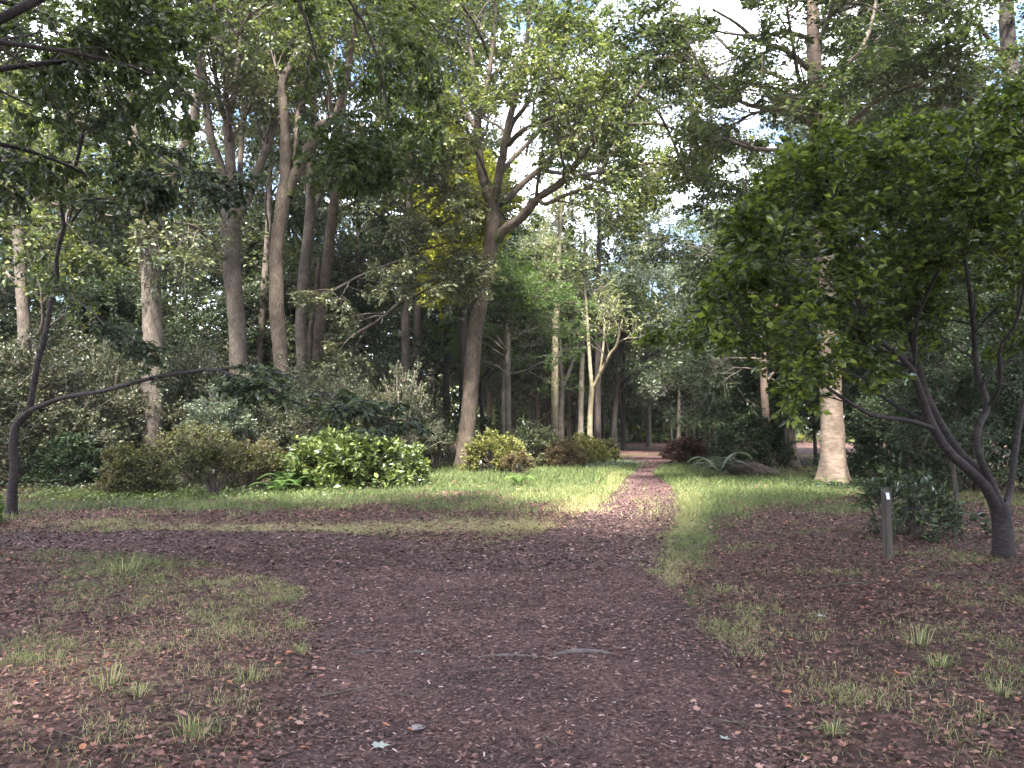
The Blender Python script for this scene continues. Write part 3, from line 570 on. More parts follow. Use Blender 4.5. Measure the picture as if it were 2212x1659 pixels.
# spreading cherry in front right; its 300 nearest leaves are parts
def cherry_clip(p):
    u, w = proj(p[:, 0], p[:, 1], p[:, 2])
    top = np.interp(u, [1480, 1560, 1640, 1690, 1760, 1800, 1850, 1930, 2030, 2120, 2200, 2500], [700, 490, 385, 300, 262, 205, 262, 250, 225, 205, 165, 100]) + (fbm(u * .03, w * .03, 3) - .5) * 90
    low = np.interp(u, [1480, 1560, 1700, 1800, 1900, 2000, 2100, 2500], [745, 860, 930, 990, 1010, 1020, 1000, 1010])
    return (w > top) & (w < low) & (p[:, 2] > .4)
make_tree('cherry_tree', 'low spreading cherry on the right with dark crossing stems under a bright green crown', 'tree', 9.6,
  [(2166,1203,21),(2166,1160,19),(2162,1110,18),(2155,1085,16)],
  [[(2158,1110,17),(2133,1056,15,-.1),(2090,1012,14,-.2),(2049,976,13,-.3),(2013,918,12,-.4),(1984,839,10,-.5),(1959,784,9,-.6),(1897,730,8,-.9),(1861,675,7,-1),(1839,585,5.5,-1.2),(1820,500,4.5,-1.3),(1790,400,3.5,-1.5),(1770,330,2,-1.7)],
   [(2158,1105,14),(2130,1030,12,.2),(2080,985,11.5,.3),(2040,930,10.5,.4),(2000,850,9.5,.5),(1984,790,8.5,.5),(1962,700,7.5,.6),(1940,640,6.5,.6),(1905,590,5.5,.7),(1868,549,5,.8),(1830,470,3.5,1),(1810,400,2.5,1.2)],
   [(2016,925,7,-.4),(1960,908,6.5,-.7),(1886,897,5.5,-1),(1840,872,5,-1.2),(1806,850,4.5,-1.3),(1723,795,3.6,-1.6),(1632,740,2.6,-1.9),(1540,700,1.6,-2.1)],
   [(2010,915,6,-.4),(1922,868,5,.1),(1860,820,4.6,.4),(1806,788,4,.6),(1720,745,3.2,.9),(1650,719,2.4,1.1),(1560,640,1.5,1.4)],
   [(2164,1105,14),(2140,1040,12,-.1),(2122,1002,11,-.1),(2107,948,10,-.1),(2120,905,9.5,0),(2136,875,9,.1),(2118,831,8,.2),(2108,780,7.5,.2),(2104,720,7,.3),(2096,640,6,.3),(2080,540,5,.4),(2050,430,4,.5),(2030,320,2.5,.6)],
   [(2166,1100,11),(2182,1060,9,.3),(2194,966,8,.5),(2205,900,7,.6),(2230,800,6,.8),(2250,650,4,1),(2270,450,3,1.2)],
   [(2134,880,6,.1),(2160,830,5.5,-.2),(2160,752,5,-.4),(2194,700,4.5,-.6),(2215,600,4,-.8),(2225,450,3,-1),(2210,300,2,-1.2)],
   [(1962,700,5,.6),(1990,620,4.5,.3),(2000,540,4,0),(1985,460,3.2,-.3),(1990,380,2.5,-.6),(1960,300,1.6,-.9)],
   [(1975,810,5,-.5),(1980,700,4.5,-.9),(2010,620,4,-1.2),(2060,520,3.2,-1.6),(2100,420,2.4,-1.9),(2120,300,1.6,-2.2)],
   [(1895,730,4,-.9),(1830,700,3.5,-1.2),(1760,660,3,-1.5),(1690,620,2.2,-1.8),(1610,560,1.5,-2.1)],
   [(1862,680,4,-1),(1800,620,3.4,-.8),(1750,570,3,-.6),(1700,500,2.4,-.4),(1670,430,1.6,-.2)],
   [(1940,645,3.6,.6),(1900,560,3,.9),(1880,480,2.5,1.2),(1890,400,2,1.5),(1870,320,1.4,1.8)]],
  'cherrybark', 'brightleaf', tw='cherrybark', n=(9, 6, 4), Ln=(1.35, .8, .42), lv=30, ls=.085, ang=.75, trop=.05, flat=.25, hang=.2, tmpl=LT4, parts=300, flare=.12, S=18, fl_len=.25, clip=cherry_clip, tmin=.3, nr=.85, lw=.78)

# thin dark sapling at the left with the long drooping bough
def sap_clip(p):
    u, w = proj(p[:, 0], p[:, 1], p[:, 2]); return ~((u > 200) & (w > np.interp(u, [200, 400, 600, 840], [720, 880, 935, 940]))) & ~((w > 640) & (u < 200)) & ~((u > 250) & (w < np.interp(u, [250, 520, 840], [700, 770, 870])) & (w > 480))
make_tree('sapling', 'thin dark sapling at the left edge with one long bough drooping across the shrubs', 'tree', 14.6,
  [(24,1115,10.5),(27,1060,9.2),(31,1010,8.4),(29,975,9),(30,940,8.6),(38,915,8.2),(66,886,7.6)],
  [[(62,890,8.5),(73,831,7.5),(82,781,7),(98,723,6.5),(112,646,6),(125,592,5.5,-.2),(122,549,5,-.3),(139,491,5,-.4),(132,450,4.5,-.5),(131,405,4.5,-.6),(166,352,4.3,-.9),(176,299,4,-1.1),(193,232,3.5,-1.4),(188,150,3,-1.8),(200,40,2,-2.2),(190,-60,1.5,-2.6)],
   [(62,888,7),(100,872,6.2,-.2),(145,857,5.6,-.5),(225,844,5.2,-1),(326,817,4.8,-1.5),(417,802,4.4,-2),(461,799,4,-2.3),(500,808,3.4,-2.6),(560,835,2.6,-3),(640,870,2,-3.4),(740,905,1.4,-3.9)],
   [(440,800,3.4,-2.1),(480,797,3,-2.4),(540,790,2.5,-2.9),(610,805,2,-3.3),(680,840,1.5,-3.7),(790,905,1,-4.1)],
   [(131,430,3.5,-.6),(156,440,3,-.8),(152,480,2.8,-1),(200,432,2.4,-1.4),(300,434,1.8,-2)],
   [(176,290,3,-1.1),(210,284,2.6,-1.5),(280,298,2.2,-2.2),(360,345,1.8,-3),(440,400,1.2,-3.7)],
   [(126,620,3,-.2),(150,640,2.6,-.6),(190,665,2.2,-1),(235,715,1.6,-1.6),(260,760,1,-2)],
   [(131,410,3,-.6),(90,398,2.6,-.9),(40,385,2.2,-1.4),(-20,350,1.5,-2)],
   [(190,230,2.6,-1.4),(150,150,2.2,-1.8),(90,90,1.8,-2.3),(20,60,1.2,-2.8)],
   [(188,150,2.6,-1.8),(240,110,2.2,-2.4),(300,60,1.8,-3),(350,20,1.3,-3.4)]],
  'cherrybark', 'beechleaf', tw='darkbark', n=(9, 6, 3), Ln=(1.0, .6, .35), lv=12, ls=.11, ang=.7, trop=-.05, flat=.5, hang=.35, tmpl=LT4, parts=200, lw=.85, flare=.3, S=14, fl_len=.2, clip=sap_clip, tmin=.3)

# tree whose trunk stands left of the frame; boughs hang into the top of the view
make_tree('overhanging_tree', 'near tree whose leafy boughs hang down into the top left of the view', 'tree', 10,
  [(-9.2,8.5,0,.3),(-9.0,8.6,3,.26),(-8.6,8.9,6,.22),(-8.2,9.2,8.5,.18),(-8,9.4,11,.12)],
  [[(-8.8,8.8,4.5,.12),(-7,9.6,6.6,.1),(-5,10.6,8.4,.08),(-3.4,11.6,9,.06),(-2.4,12.2,8.2,.04),(-2.0,12.4,6.6,.025),(-1.9,12.5,5.4,.012)],
   [(-5.5,10.3,8.1,.07),(-4.2,11.6,9.2,.055),(-2.4,12.8,9.4,.04),(-1.2,13.6,8.6,.025),(-.9,13.8,7.4,.012)],
   [(-4.2,11,8.8,.05),(-3.3,11.2,8.2,.04),(-2.9,11.4,7,.03),(-2.7,11.5,5.8,.015)],
   [(-8.7,8.9,5.2,.1),(-7.4,10.2,6.4,.08),(-6.4,11.4,7.2,.05),(-5.6,12.4,7.6,.03),(-4.8,13.2,7.4,.015)],
   [(-8.6,9,6,.1),(-7.6,9.6,6.6,.08),(-6.4,10,6.7,.05),(-5.2,10.4,6.6,.03),(-4.4,10.8,6.2,.015)],
   [(-8.4,9.1,7,.1),(-8,11,8,.08),(-7.6,13,8.6,.05),(-7,15,8.6,.03),(-6.4,16.5,8.2,.015)],
   [(-8.7,9,5,.08),(-7.8,11,5.8,.06),(-7.4,12.6,6,.04),(-7.0,14,5.8,.02)]],
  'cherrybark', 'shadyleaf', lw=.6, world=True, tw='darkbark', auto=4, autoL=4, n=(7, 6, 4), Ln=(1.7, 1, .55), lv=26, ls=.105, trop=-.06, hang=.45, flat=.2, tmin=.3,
  clip=lambda p: np.logical_not((lambda u, w: ((w > 430) | ((u > 430) & (u < 640) & (w > 60)) | ((u > 640) & (w > 200 + (u - 640) * .75) & (w > 425)) | (u > 960)))(*proj(p[:, 0], p[:, 1], p[:, 2]))))
def ivy(px_pts, Yd, label, n, lf):
    w = np.array([P(a, b, Yd) for a, b, r in px_pts]); rr = np.array([r / F * Yd for a, b, r in px_pts]); t = rng.random(n) * (len(w) - 1.001); i = t.astype(int); f = (t - i)[:, None]
    c = w[i] * (1 - f) + w[i + 1] * f; r_ = (rr[i] * (1 - f[:, 0]) + rr[i + 1] * f[:, 0]); a = rng.uniform(0, 2 * PI, n); cl = vn(c[:, 2] * 1.1, a * 1.2, 15) > .42; c, r_, a = c[cl], r_[cl], a[cl]; m = len(a)
    o = np.stack([np.cos(a), np.sin(a), 0 * a], 1); p = c + o * (r_ * rng.uniform(1.0, 1.55, m) + .02)[:, None]; b = w[0].copy(); b[2] = float(hgt(b[0], b[1]))
    root = thing('ivy', label, 'ivy', b); obj('foliage', leafmesh('foliage', p, o + rng.normal(size=(m, 3)) * .6 + [0, 0, -.5], o * .5 + rng.normal(size=(m, 3)) * .5 + [0, 0, .5], rng.uniform(.06, .12, m), LT2, b), M[lf], root, kind='stuff')
ivy([(328,1020,25),(329,850,21),(329,700,20.5),(324,560,20),(322,470,22)], 24, 'ivy and leafy shoots clinging to the forked oak at left', 2600, 'oakleaf_grey')
ivy([(316,470,15),(292,365,14),(286,232,13),(280,143,12)], 24, 'dark ivy on the left limb of the forked oak', 2600, 'shadyleaf')
ivy([(499,560,20),(500,470,22)], 28, 'leafy shoots at the split of the three-limbed oak', 500, 'oakleaf_grey')
print('main trees', round(time.time() - T0, 1), TRI[0])

# ------------------------------------------------------------------ middle-distance trunks
def slim(label, Yd, pts, limbs, bark='greybark', leaf='oakleaf_grey', group=None, auto=7, **k):
    lo = lambda p: proj(p[:, 0], p[:, 1], p[:, 2])[1] < 735 + 30 * np.sin(p[:, 0] * 3)
    kw = dict(clip=None if 'spray' in label or Yd < 40 else lo, n=(5, 5, 5), Ln=(3.0, 1.8, 1.0), lv=9, ls=.17, tw='paletwig', flare=.25, S=12, autoL=4.5, autot=(.42, 1), sides=3, autoparts=False); kw.update(k)
    return make_tree('slender_tree', label, 'tree', Yd, pts, limbs, bark, leaf, auto=auto, group=group, **kw)
slim('tan trunk with a round knot, tallest of the slender trunks right of the centre oak', 50, [(1197,985,8.5),(1198,900,8),(1199,800,7.5),(1200,720,7),(1203,660,6),(1206,580,5),(1210,480,4.5),(1212,400,3)], [[(1203,690,4),(1190,640,3,.5),(1180,590,2.4,1),(1176,540,2,1.5)]], 'palebark', 'litgroveleaf', ls=.17)
slim('slender grey trunk forking low, touching the tan knotty trunk from behind', 54, [(1212,980,5.5),(1212,900,5),(1214,835,5),(1210,766,4.5),(1208,700,4),(1210,600,3)], [[(1215,838,4.2),(1225,815,4,.5),(1242,766,3.4,1),(1252,730,3,1.5),(1256,660,2.4,2)]], 'grovebark', 'litgroveleaf', ls=.17)
slim('straight grey trunk in the middle of the slender trunks above the golden azaleas', 55, [(1254,975,6.5),(1255,880,6),(1257,800,5.5),(1259,740,5),(1262,640,4.5),(1264,500,3)], [], 'grovebark', 'litgroveleaf')
slim('pale Y-shaped trunk above the golden azaleas, right of the slender group', 52, [(1274,980,6),(1275,900,5.5),(1279,835,6)], [[(1279,845,4.5),(1274,780,4,.2),(1271,730,3.6,.4),(1268,680,3,.6),(1262,600,2.4,1)], [(1280,840,4.5),(1300,800,4,-.4),(1318,765,3.6,-.8),(1332,745,3,-1),(1345,690,2.2,-1.4)], [(1296,806,3,-.4),(1303,750,2.6,0),(1306,690,2,.4)]], 'palebark', 'litgroveleaf', auto=0, n=(5, 5, 4))
slim('pair of grey trunks seen right beside the centre oak, the left and paler one', 46, [(1086,965,5.5),(1087,880,5),(1088,800,4.6),(1090,700,4)], [], 'grovebark', 'litgroveleaf')
slim('grey-brown trunk under the pale green spray, just right of the centre oak', 44, [(1098,965,6.5),(1098,880,6.3),(1097,800,6),(1098,720,5),(1100,600,4)], [[(1098,720,3.5),(1115,690,3,-.5),(1140,650,2.2,-1)]], 'grovebark', 'fern', ls=.14, flat=.6, trop=0, autot=(.35, .9), auto=16, autoL=4.6, n=(5, 6, 5), lv=13, tw='paletwig')
slim('leaning dark thin trunk close behind the centre oak foot', 48, [(1043,960,5),(1042,900,4.6),(1038,850,4.2),(1034,780,4)], [], 'darkbark', 'oakleaf')
DG = 'dark trunks at the bend of the path'
for i, (a, b, hw, Yd) in enumerate([(1288, 1283, 5.5, 62), (1303, 1300, 4, 66), (1323, 1334, 5.8, 58), (1347, 1346, 5, 64), (1180, 1186, 3.6, 66), (1232, 1230, 3.2, 70)]):
    slim(['dark upright trunk just right of the pale Y-shaped trunk', 'thinnest of the dark trunks between the Y-shaped trunk and the path', 'dark trunk leaning right with spreading low limbs where the path bends', 'dark straight trunk nearest the far end of the path', 'thin grey stem in shade left of the tan knotty trunk', 'thin pale stem in shade behind the slender trunks'][i], Yd,
         [(a, 990, hw), ((a + b) / 2, 900, hw * .92), (b, 820, hw * .85), (b + 4, 700, hw * .6)], [[(b, 840, hw * .5), (b + 24, 800, hw * .4, .5), (b + 55, 778, hw * .3, 1), (b + 90, 760, hw * .2, 1.4)]] if i in (2, 3) else [], 'darkbark', 'oakleaf', group=DG if i < 4 else None, ls=.22)
slim('light trunk with mossy foot left of the beech, beside the uprooted log', 33, [(1664,1028,10.5),(1660,980,9.5),(1654,900,8.8),(1650,820,8),(1646,700,7),(1640,500,5)], [], 'beechbark', 'beechleaf', flat=.6, trop=-.02, flare=.5, auto=10, autot=(.35, 1), fl_len=.4)
slim('mottled shaded trunk between the mossy-footed trunk and the beech', 34, [(1716,1030,11),(1712,980,9.5),(1706,900,8.6),(1700,800,8),(1695,600,6)], [], 'greybark', 'darkleaf', flat=.6, trop=-.02, flare=.5, auto=10, autot=(.3, 1), fl_len=.4)
slim('narrow brown trunk among grey foliage left of the path end, right side', 50, [(1575,985,5),(1575,900,4.6),(1574,820,4.2),(1572,700,3.5)], [], 'oakbark', 'blueleaf', auto=9)
slim('far pale stem behind the dark red maple bush', 56, [(1500,985,3.6),(1498,900,3.4),(1500,820,3),(1510,700,2.4)], [[(1499,860,2.4),(1480,800,2,1),(1460,760,1.6,2)]], 'greybark', 'blueleaf', auto=9)
# yellow-green and brownish crowns standing left of the centre oak
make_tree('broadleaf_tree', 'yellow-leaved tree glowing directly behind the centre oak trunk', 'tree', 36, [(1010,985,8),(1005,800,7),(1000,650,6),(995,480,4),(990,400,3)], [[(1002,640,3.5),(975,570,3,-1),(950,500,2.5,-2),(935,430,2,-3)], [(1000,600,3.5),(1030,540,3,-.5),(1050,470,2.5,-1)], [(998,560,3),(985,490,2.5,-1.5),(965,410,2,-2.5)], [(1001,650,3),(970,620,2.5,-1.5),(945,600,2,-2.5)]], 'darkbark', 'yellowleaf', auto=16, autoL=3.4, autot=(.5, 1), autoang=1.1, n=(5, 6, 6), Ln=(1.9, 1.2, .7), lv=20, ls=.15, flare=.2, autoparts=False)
make_tree('broadleaf_tree', 'brownish drooping tree with fine arching branches left of the centre oak', 'tree', 31, [(880,1000,11),(878,850,10),(876,700,9),(880,520,7),(885,400,5),(890,260,3)], [[(880,560,4),(830,575,3.4,-1),(770,600,3,-2),(700,640,2,-3)], [(880,520,4),(930,500,3.4,-1),(975,470,2.5,-2)], [(878,640,4),(820,690,3.4,-1),(770,720,3,-2)]], 'darkbark', 'oakleaf_grey', auto=16, autoL=4.2, autot=(.45, 1), autoang=1.15, n=(4, 6, 5), Ln=(2.2, 1.2, .6), lv=13, ls=.13, flat=.35, trop=-.05, flare=.2)
print('slim', round(time.time() - T0, 1), TRI[0])

# ------------------------------------------------------------------ wood behind: prototypes and copies
def bgproto(label, leaf, Ht, crown0, autoL, flat, ang, bark, ls=.24, cnt=16, lv=12, nn=(5, 6, 4), r=.24):
    k = rng.uniform(-.4, .4, 4)
    return make_tree('woodland_tree', label, 'tree', 60, [(0, 0, 0, r), (k[0] * .4, k[1] * .4, Ht * .3, r * .85), (k[2], k[3], Ht * .65, r * .6), (k[0], k[3], Ht, r * .2)], [], bark, leaf, world=True, auto=cnt, autoL=autoL, autot=(crown0, 1), autoang=ang,
                     n=nn, Ln=(autoL * .55, autoL * .32, autoL * .17), lv=lv, ls=ls, flat=flat, flare=.3, S=10, sides=3, autoparts=False, trop=.06 if flat < .3 else -.01)
WG = 'trees of the dense wood beyond the glade'
pro = {
 'tall': bgproto('', 'oakleaf_grey', 19, .35, 6.5, 0, .9, 'greybark'), 'tall2': bgproto('', 'oakleaf', 21, .4, 6, 0, .8, 'darkbark'),
 'layer': bgproto('', 'beechleaf', 18, .18, 6, .7, 1.3, 'darkbark', nn=(5, 5, 4)), 'low': bgproto('', 'darkleaf', 8, .08, 4, .2, 1.2, 'darkbark', ls=.17, cnt=16, r=.13),
 'mid': bgproto('', 'oakleaf_grey', 12, .15, 5, .2, 1.1, 'palebark', ls=.19, cnt=15, r=.16), 'pale': bgproto('', 'blueleaf', 14, .2, 5.5, .3, 1.1, 'greybark', ls=.2, cnt=15, r=.18)}
shade = bgproto('added shade tree behind the viewpoint, left', 'oakleaf', 18, .48, 6.5, 0, 1.0, 'oakbark', ls=.2, cnt=16, lv=9, nn=(6, 6, 5)); shade['group'] = WG; shade.location = (-7.5, -3.5, float(hgt(-7.5, -3.5)))  # out-of-view tree, added so its crown shades the foreground
usedp = {}
def put(kind, px, Yd, s, label):
    g = GY(px, Yd)
    if kind not in usedp:
        usedp[kind] = 1; r = pro[kind]; r.location = g; r.rotation_euler = (0, 0, rng.uniform(0, 6.28)); r.scale = (s, s, s); r['label'] = label; r['group'] = WG
    else: r = dup(pro[kind], g, rng.uniform(0, 6.28), s, label, WG)
BG = [('tall2',1290,54,1.15),('tall',1400,70,1.0),('low',1090,84,1.2),('low',1170,88,1.2),('low',1240,86,1.2),('low',1320,84,1.0),('low',1400,88,.7),('low',1460,80,1.0),('low',1540,84,1.2),('low',1040,80,1.2),('low',1350,95,.9),('tall2',900,40,1.1),('tall',560,40,1.1),('tall2',-30,36,1.1),('mid',1060,60,1.1),('pale',1110,62,1.2),('pale',1185,66,1.2),('tall',1150,74,1),('mid',1230,64,1.1),('pale',1250,68,1.2),('tall2',1200,84,1),('mid',1300,80,1.2),('mid',1330,86,1),('mid',1160,62,1.1),('tall',1000,50,1.1),('mid',1215,78,1.1),
      ('pale',1480,64,1.0),('pale',1540,54,.95),('mid',1450,84,.9),('pale',1465,58,.8),('low',1560,60,1),('low',1530,42,.55),('layer',1610,46,.95),('low',1630,40,.6),('layer',1690,48,1.1),('low',1680,40,.75),('pale',1600,66,1.1),('tall',1540,80,1.0),('tall2',1640,72,1.1),('low',1760,38,.8),('tall',1780,52,1),('low',1850,30,.65),('layer',1880,40,1),('low',1930,27,.6),('tall2',1930,50,1.05),('low',2010,24,.6),('layer',2050,34,1),('low',2120,20,.55),('tall',2120,48,1.05),('low',2200,26,.8),('low',2260,18,.6),('layer',2250,40,1),('tall2',2380,44,1),('low',1800,33,.5),('low',2060,17,.42),('low',1960,20,.4),('low',2330,23,.8),('pale',1650,54,1.05),('low',1900,36,.9),('low',2000,34,.9),('low',2100,30,.9),
      ('layer',960,44,.95),('pale',900,50,1.1),('tall',930,58,1),('low',830,42,.8),('mid',820,50,1.1),('layer',780,44,1),('mid',740,46,1),('tall2',760,62,1),('mid',620,48,1.1),('low',560,44,.9),('tall',600,60,1),('low',460,40,.8),('layer',480,46,1),('mid',400,44,1.1),('low',350,38,.8),('tall2',360,56,1),('low',240,36,.8),('mid',210,42,1),('tall',180,54,1),('low',120,34,.8),('layer',90,42,1),('low',0,32,.8),('mid',-60,38,1),('tall2',0,52,1),('tall',-160,44,1),('low',-140,30,.9),('low',660,52,1),('mid',940,64,1.1),('mid',300,62,1.1),('mid',700,70,1.1),('layer',560,66,1.1),('pale',270,48,1)]
LM = [(-60, 'off the left edge'), (20, 'behind the sapling foot'), (130, 'behind the leftmost rhododendrons'), (215, 'just left of the ivy-flecked oak'), (330, 'behind the ivy-flecked oak'), (430, 'just right of the ivy-flecked oak'), (510, 'behind the three-limbed oak'), (610, 'behind the bowed brown trunk'), (680, 'behind the close group of trunks'), (770, 'behind the glossy bush'), (860, 'behind the brownish drooping tree'), (960, 'just left of the centre oak'),
      (1050, 'just right of the centre oak'), (1110, 'behind the pair of grey trunks'), (1170, 'left of the tan knotty trunk'), (1230, 'right of the tan knotty trunk'), (1290, 'behind the Y-shaped trunk'), (1330, 'behind the dark trunks at the bend'), (1440, 'at the far path end'), (1490, 'behind the red maple bush'), (1560, 'above the fern'), (1625, 'behind the fallen log'), (1690, 'left of the pale beech'), (1770, 'behind the pale beech'), (1860, 'just right of the pale beech'), (1930, 'behind the marker post'), (2010, 'behind the cherry low boughs'), (2070, 'behind the cherry stems'), (2130, 'behind the cherry foot'), (2200, 'at the right edge'), (2300, 'off the right edge')]
AD = {'low': 'dark evergreen undergrowth tree', 'mid': 'grey-green bushy tree', 'tall': 'tall grey-leaved tree', 'tall2': 'tall green dark-trunked tree', 'layer': 'level-boughed beech', 'pale': 'pale bluish-leaved tree'}
seen = {}
for k, a, b, s_ in BG:
    lb = AD[k] + ' in the wood ' + min(LM, key=lambda q: abs(q[0] - a))[1]; seen[lb] = seen.get(lb, 0) + 1
    if seen[lb] > 1: lb = ['', 'farther ', 'farthest '][min(seen[lb], 3) - 1] + lb
    put(k, a, b, s_ * rng.uniform(.92, 1.08), lb)
# unseen trees added round and behind the viewpoint to shade the foreground
for x_, y_, s_, lb in [(-4.2, 3.4, .9, 'added shade tree just outside the left edge, beside the viewpoint'), (4.6, 3.6, .95, 'added shade tree just outside the right edge, beside the viewpoint'), (7.4, 4.8, 1.0, 'added shade tree outside the right edge, nearest the cherry'), (3.4, -.6, 1.0, 'added shade tree close behind the viewpoint, right'), (-3.6, -.8, 1.0, 'added shade tree close behind the viewpoint, left'), (.2, -2.6, 1.0, 'added shade tree directly behind the viewpoint'), (5.5, -5, .95, 'added shade tree behind the viewpoint, right'), (8.5, 1.5, .95, 'added shade tree beside the viewpoint outside the right edge'), (13.5, 11, .85, 'added shade tree outside the right edge near the cherry'), (-1.5, -8, .95, 'added shade tree straight behind the viewpoint'), (-14, 6, 1, 'added shade tree outside the left edge'), (-5.5, 1.2, .95, 'added shade tree beside the viewpoint, left')]:
    dup(shade, (x_, y_, float(hgt(x_, y_))), rng.uniform(0, 6.28), s_, lb, WG)
# far closing belt: reads as one mass
def belt():
    N = 52000; th = np.where(rng.random(N) < .35, rng.uniform(-.05, .35, N), rng.uniform(-.85, .85, N)); R_ = rng.uniform(88, 135, N); tr = np.floor(th * 26); 
    top = 13 + 8 * hsh(tr.astype(np.int64), tr.astype(np.int64) * 3, 4) + 3 * np.sin(th * 90) - 7 * np.exp(-((th - .165) / .035) ** 2)
    z = rng.random(N) ** 1.25 * top; x, y = np.sin(th) * R_, np.cos(th) * R_
    p = np.stack([x, y, z + .2], 1); d = rng.normal(size=(N, 3)); n = rng.normal(size=(N, 3)) * .6 + [0, -.3, .8]
    o = obj('distant_woodland', leafmesh('distant_woodland', p, d, n, rng.uniform(.7, 1.5, N), LT2), M['oakleaf'], kind='stuff'); o['label'] = 'hazy mass of far woodland closing the view behind the trees'; o['category'] = 'woodland'
belt()
print('bg', round(time.time() - T0, 1), TRI[0])

# ------------------------------------------------------------------ shrubs
def make_shrub(name, label, base, R, Ht, leaf, nst=14, tw='twig', n=(5, 4), lv=10, ls=.1, tmpl=LT2, parts=0, low=.15, group=None, nr=.6, hang=0., stemr=.02, spread=1., shell=.75, rosette=False, nbr=None):
    base = np.asarray(base, float); root = thing(name, label, 'shrub', base, group)
    m = nst * 6; a = rng.uniform(0, 2 * PI, m); zz = rng.uniform(low, 1, m); rr = np.sqrt(np.clip(1 - ((zz - low) / (1 - low)) ** 2.2, 0, 1)) * rng.uniform(shell, 1.04, m)
    tgt = np.stack([np.cos(a) * rr * R[0], np.sin(a) * rr * R[1], zz * Ht * rng.uniform(.9, 1.08, m)], 1)
    st = np.empty((m, 5, 3))
    b0 = np.stack([np.cos(a), np.sin(a), 0 * a], 1) * R[0] * .12 * spread * rng.random((m, 1))
    for k, t in enumerate(np.linspace(0, 1, 5)):
        e = t ** .75; c = b0 + (tgt - b0) * np.array([1, 1, 0]) * (t ** 1.15) + np.array([0, 0, 1]) * tgt[:, 2:3] * e; st[:, k] = c + rng.normal(size=(m, 3)) * .03 * Ht * (t > 0) 
    rs = stemr * rng.uniform(.5, 1.2, (m, 1)) * np.linspace(1, .3, 5)
    b3, r3 = spawn(st, rs, n[0], R[0] * .32, .7, .05, 0, 4, .5, .55)
    b4, r4 = spawn(b3, r3, n[1], R[0] * .14, .7, .08, 0, 3, .2, .6)
    vv, qq, bb, off = [], [], [], 0
    for Bp, Br, Sd in ((st[:, ::2], rs[:, ::2], 4), (b3[:, ::3], np.maximum(r3, .005)[:, ::3], 3), (b4[::4, ::2], np.maximum(r4, .0035)[::4, ::2], 3)):
        v, qd, bk = tubes(Bp, Br, Sd); vv.append(v); qq.append(qd + off); bb.append(bk); off += len(v)
    obj('stems', mesh('stems', np.vstack(vv), np.vstack(qq), True, vec=np.vstack(bb)), M[tw], root, kind='stuff')
    p_, d_, n_, s_ = leaves(b4, max(3, int(lv * .62)), ls * 1.2, hang, nr=nr); idx0 = max(3, int(lv * .62))
    if rosette:
        q = rng.random(len(p_)) < .6; idx = np.repeat(np.arange(len(b4)), idx0); p_[q] = b4[idx[q], -1]; d_[q, 2] += .3
    k = p_[:, 2] > .02; p_, d_, n_, s_ = p_[k] + base, d_[k], n_[k], s_[k]
    if parts: p_, d_, n_, s_ = leaf_parts(root, base, p_, d_, n_, s_, parts, tmpl, M[leaf])
    obj('foliage', leafmesh('foliage', p_, d_, n_, s_, LT2, base), M[leaf], root, kind='stuff')
    return root
make_shrub('laurel_bush', 'broad low evergreen bush with glossy light green leaves left of the centre oak', GY(755, 20.3), (1.85, 1.3), 1.2, 'laurelleaf', 22, n=(5, 4), lv=11, ls=.13, tmpl=LT4, parts=300, low=.03)
make_shrub('laurel_bush', 'smaller glossy yellow-green bush joined to the right end of the broad evergreen bush', GY(868, 21.5), (.85, .8), 1.0, 'laurelleaf', 9, n=(5, 4), lv=10, ls=.12, low=.03)
# rhododendron bank at the left
rh = make_shrub('rhododendron', 'large twiggy grey-green rhododendron behind the foot of the dark sapling', GY(70, 22), (2.6, 2.2), 3.6, 'rholeaf', 26, 'paletwig', n=(6, 5), lv=15, ls=.075, low=.15, rosette=True, stemr=.03, nr=.7, shell=.45)
RH = [(210, 24, 1.05, 'twiggy grey-green rhododendron left of the ivy-flecked oak'), (390, 26.5, 1.1, 'twiggy grey-green rhododendron right of the ivy-flecked oak'), (520, 25, .85, 'grey-green rhododendron under the middle of the drooping bough'),
      (640, 26, .95, 'grey-green rhododendron behind the tip of the drooping bough'), (760, 27, .85, 'grey-green rhododendron behind the broad glossy bush'), (-80, 21, 1.1, 'rhododendron cut by the left edge of the view'), (140, 30, 1.4, 'tallest rhododendron deep behind the dark sapling'), (300, 31, 1.3, 'high rhododendron behind the ivy-flecked oak'),
      (460, 32, 1.3, 'high rhododendron behind the three-limbed oak foot'), (915, 34, .7, 'grey shrub just left of the centre oak foot'), (700, 33, 1.2, 'high shaded shrub behind the close group of trunks'), (820, 34, 1.2, 'high shaded shrub left of the brownish tree foot')]
for a, b, s_, lb in RH: dup(rh, GY(a, b), rng.uniform(0, 6), s_, lb, 'rhododendrons banked behind the glade')
make_shrub('tall_shrub', 'tall open shrub with pale leaf clusters left of the centre oak, above the glossy bush', GY(868, 27), (1.35, 1.2), 3.7, 'rholeaf', 14, 'paletwig', n=(6, 5), lv=8, ls=.075, shell=.4, low=.3, rosette=True, stemr=.03)
make_shrub('dark_stemmed_shrub', 'small many-stemmed dark shrub leaning beside the centre oak foot', GY(942, 29.8), (.7, .6), 1.9, 'rholeaf', 5, 'darkbark', n=(4, 4), lv=7, ls=.09, low=.5, stemr=.035)
make_shrub('conifer_bush', 'dark bluish evergreen bush in deep shade under the drooping bough', GY(470, 23), (1.3, 1.1), 2.7, 'blueleaf', 12, n=(6, 5), lv=12, ls=.07, low=.1)
make_shrub('yew_bush', 'nearly black shaded bush at the left, behind the sapling foot', GY(150, 20.5), (1.0, .8), 1.3, 'darkleaf', 10, lv=10, ls=.09, low=.05)
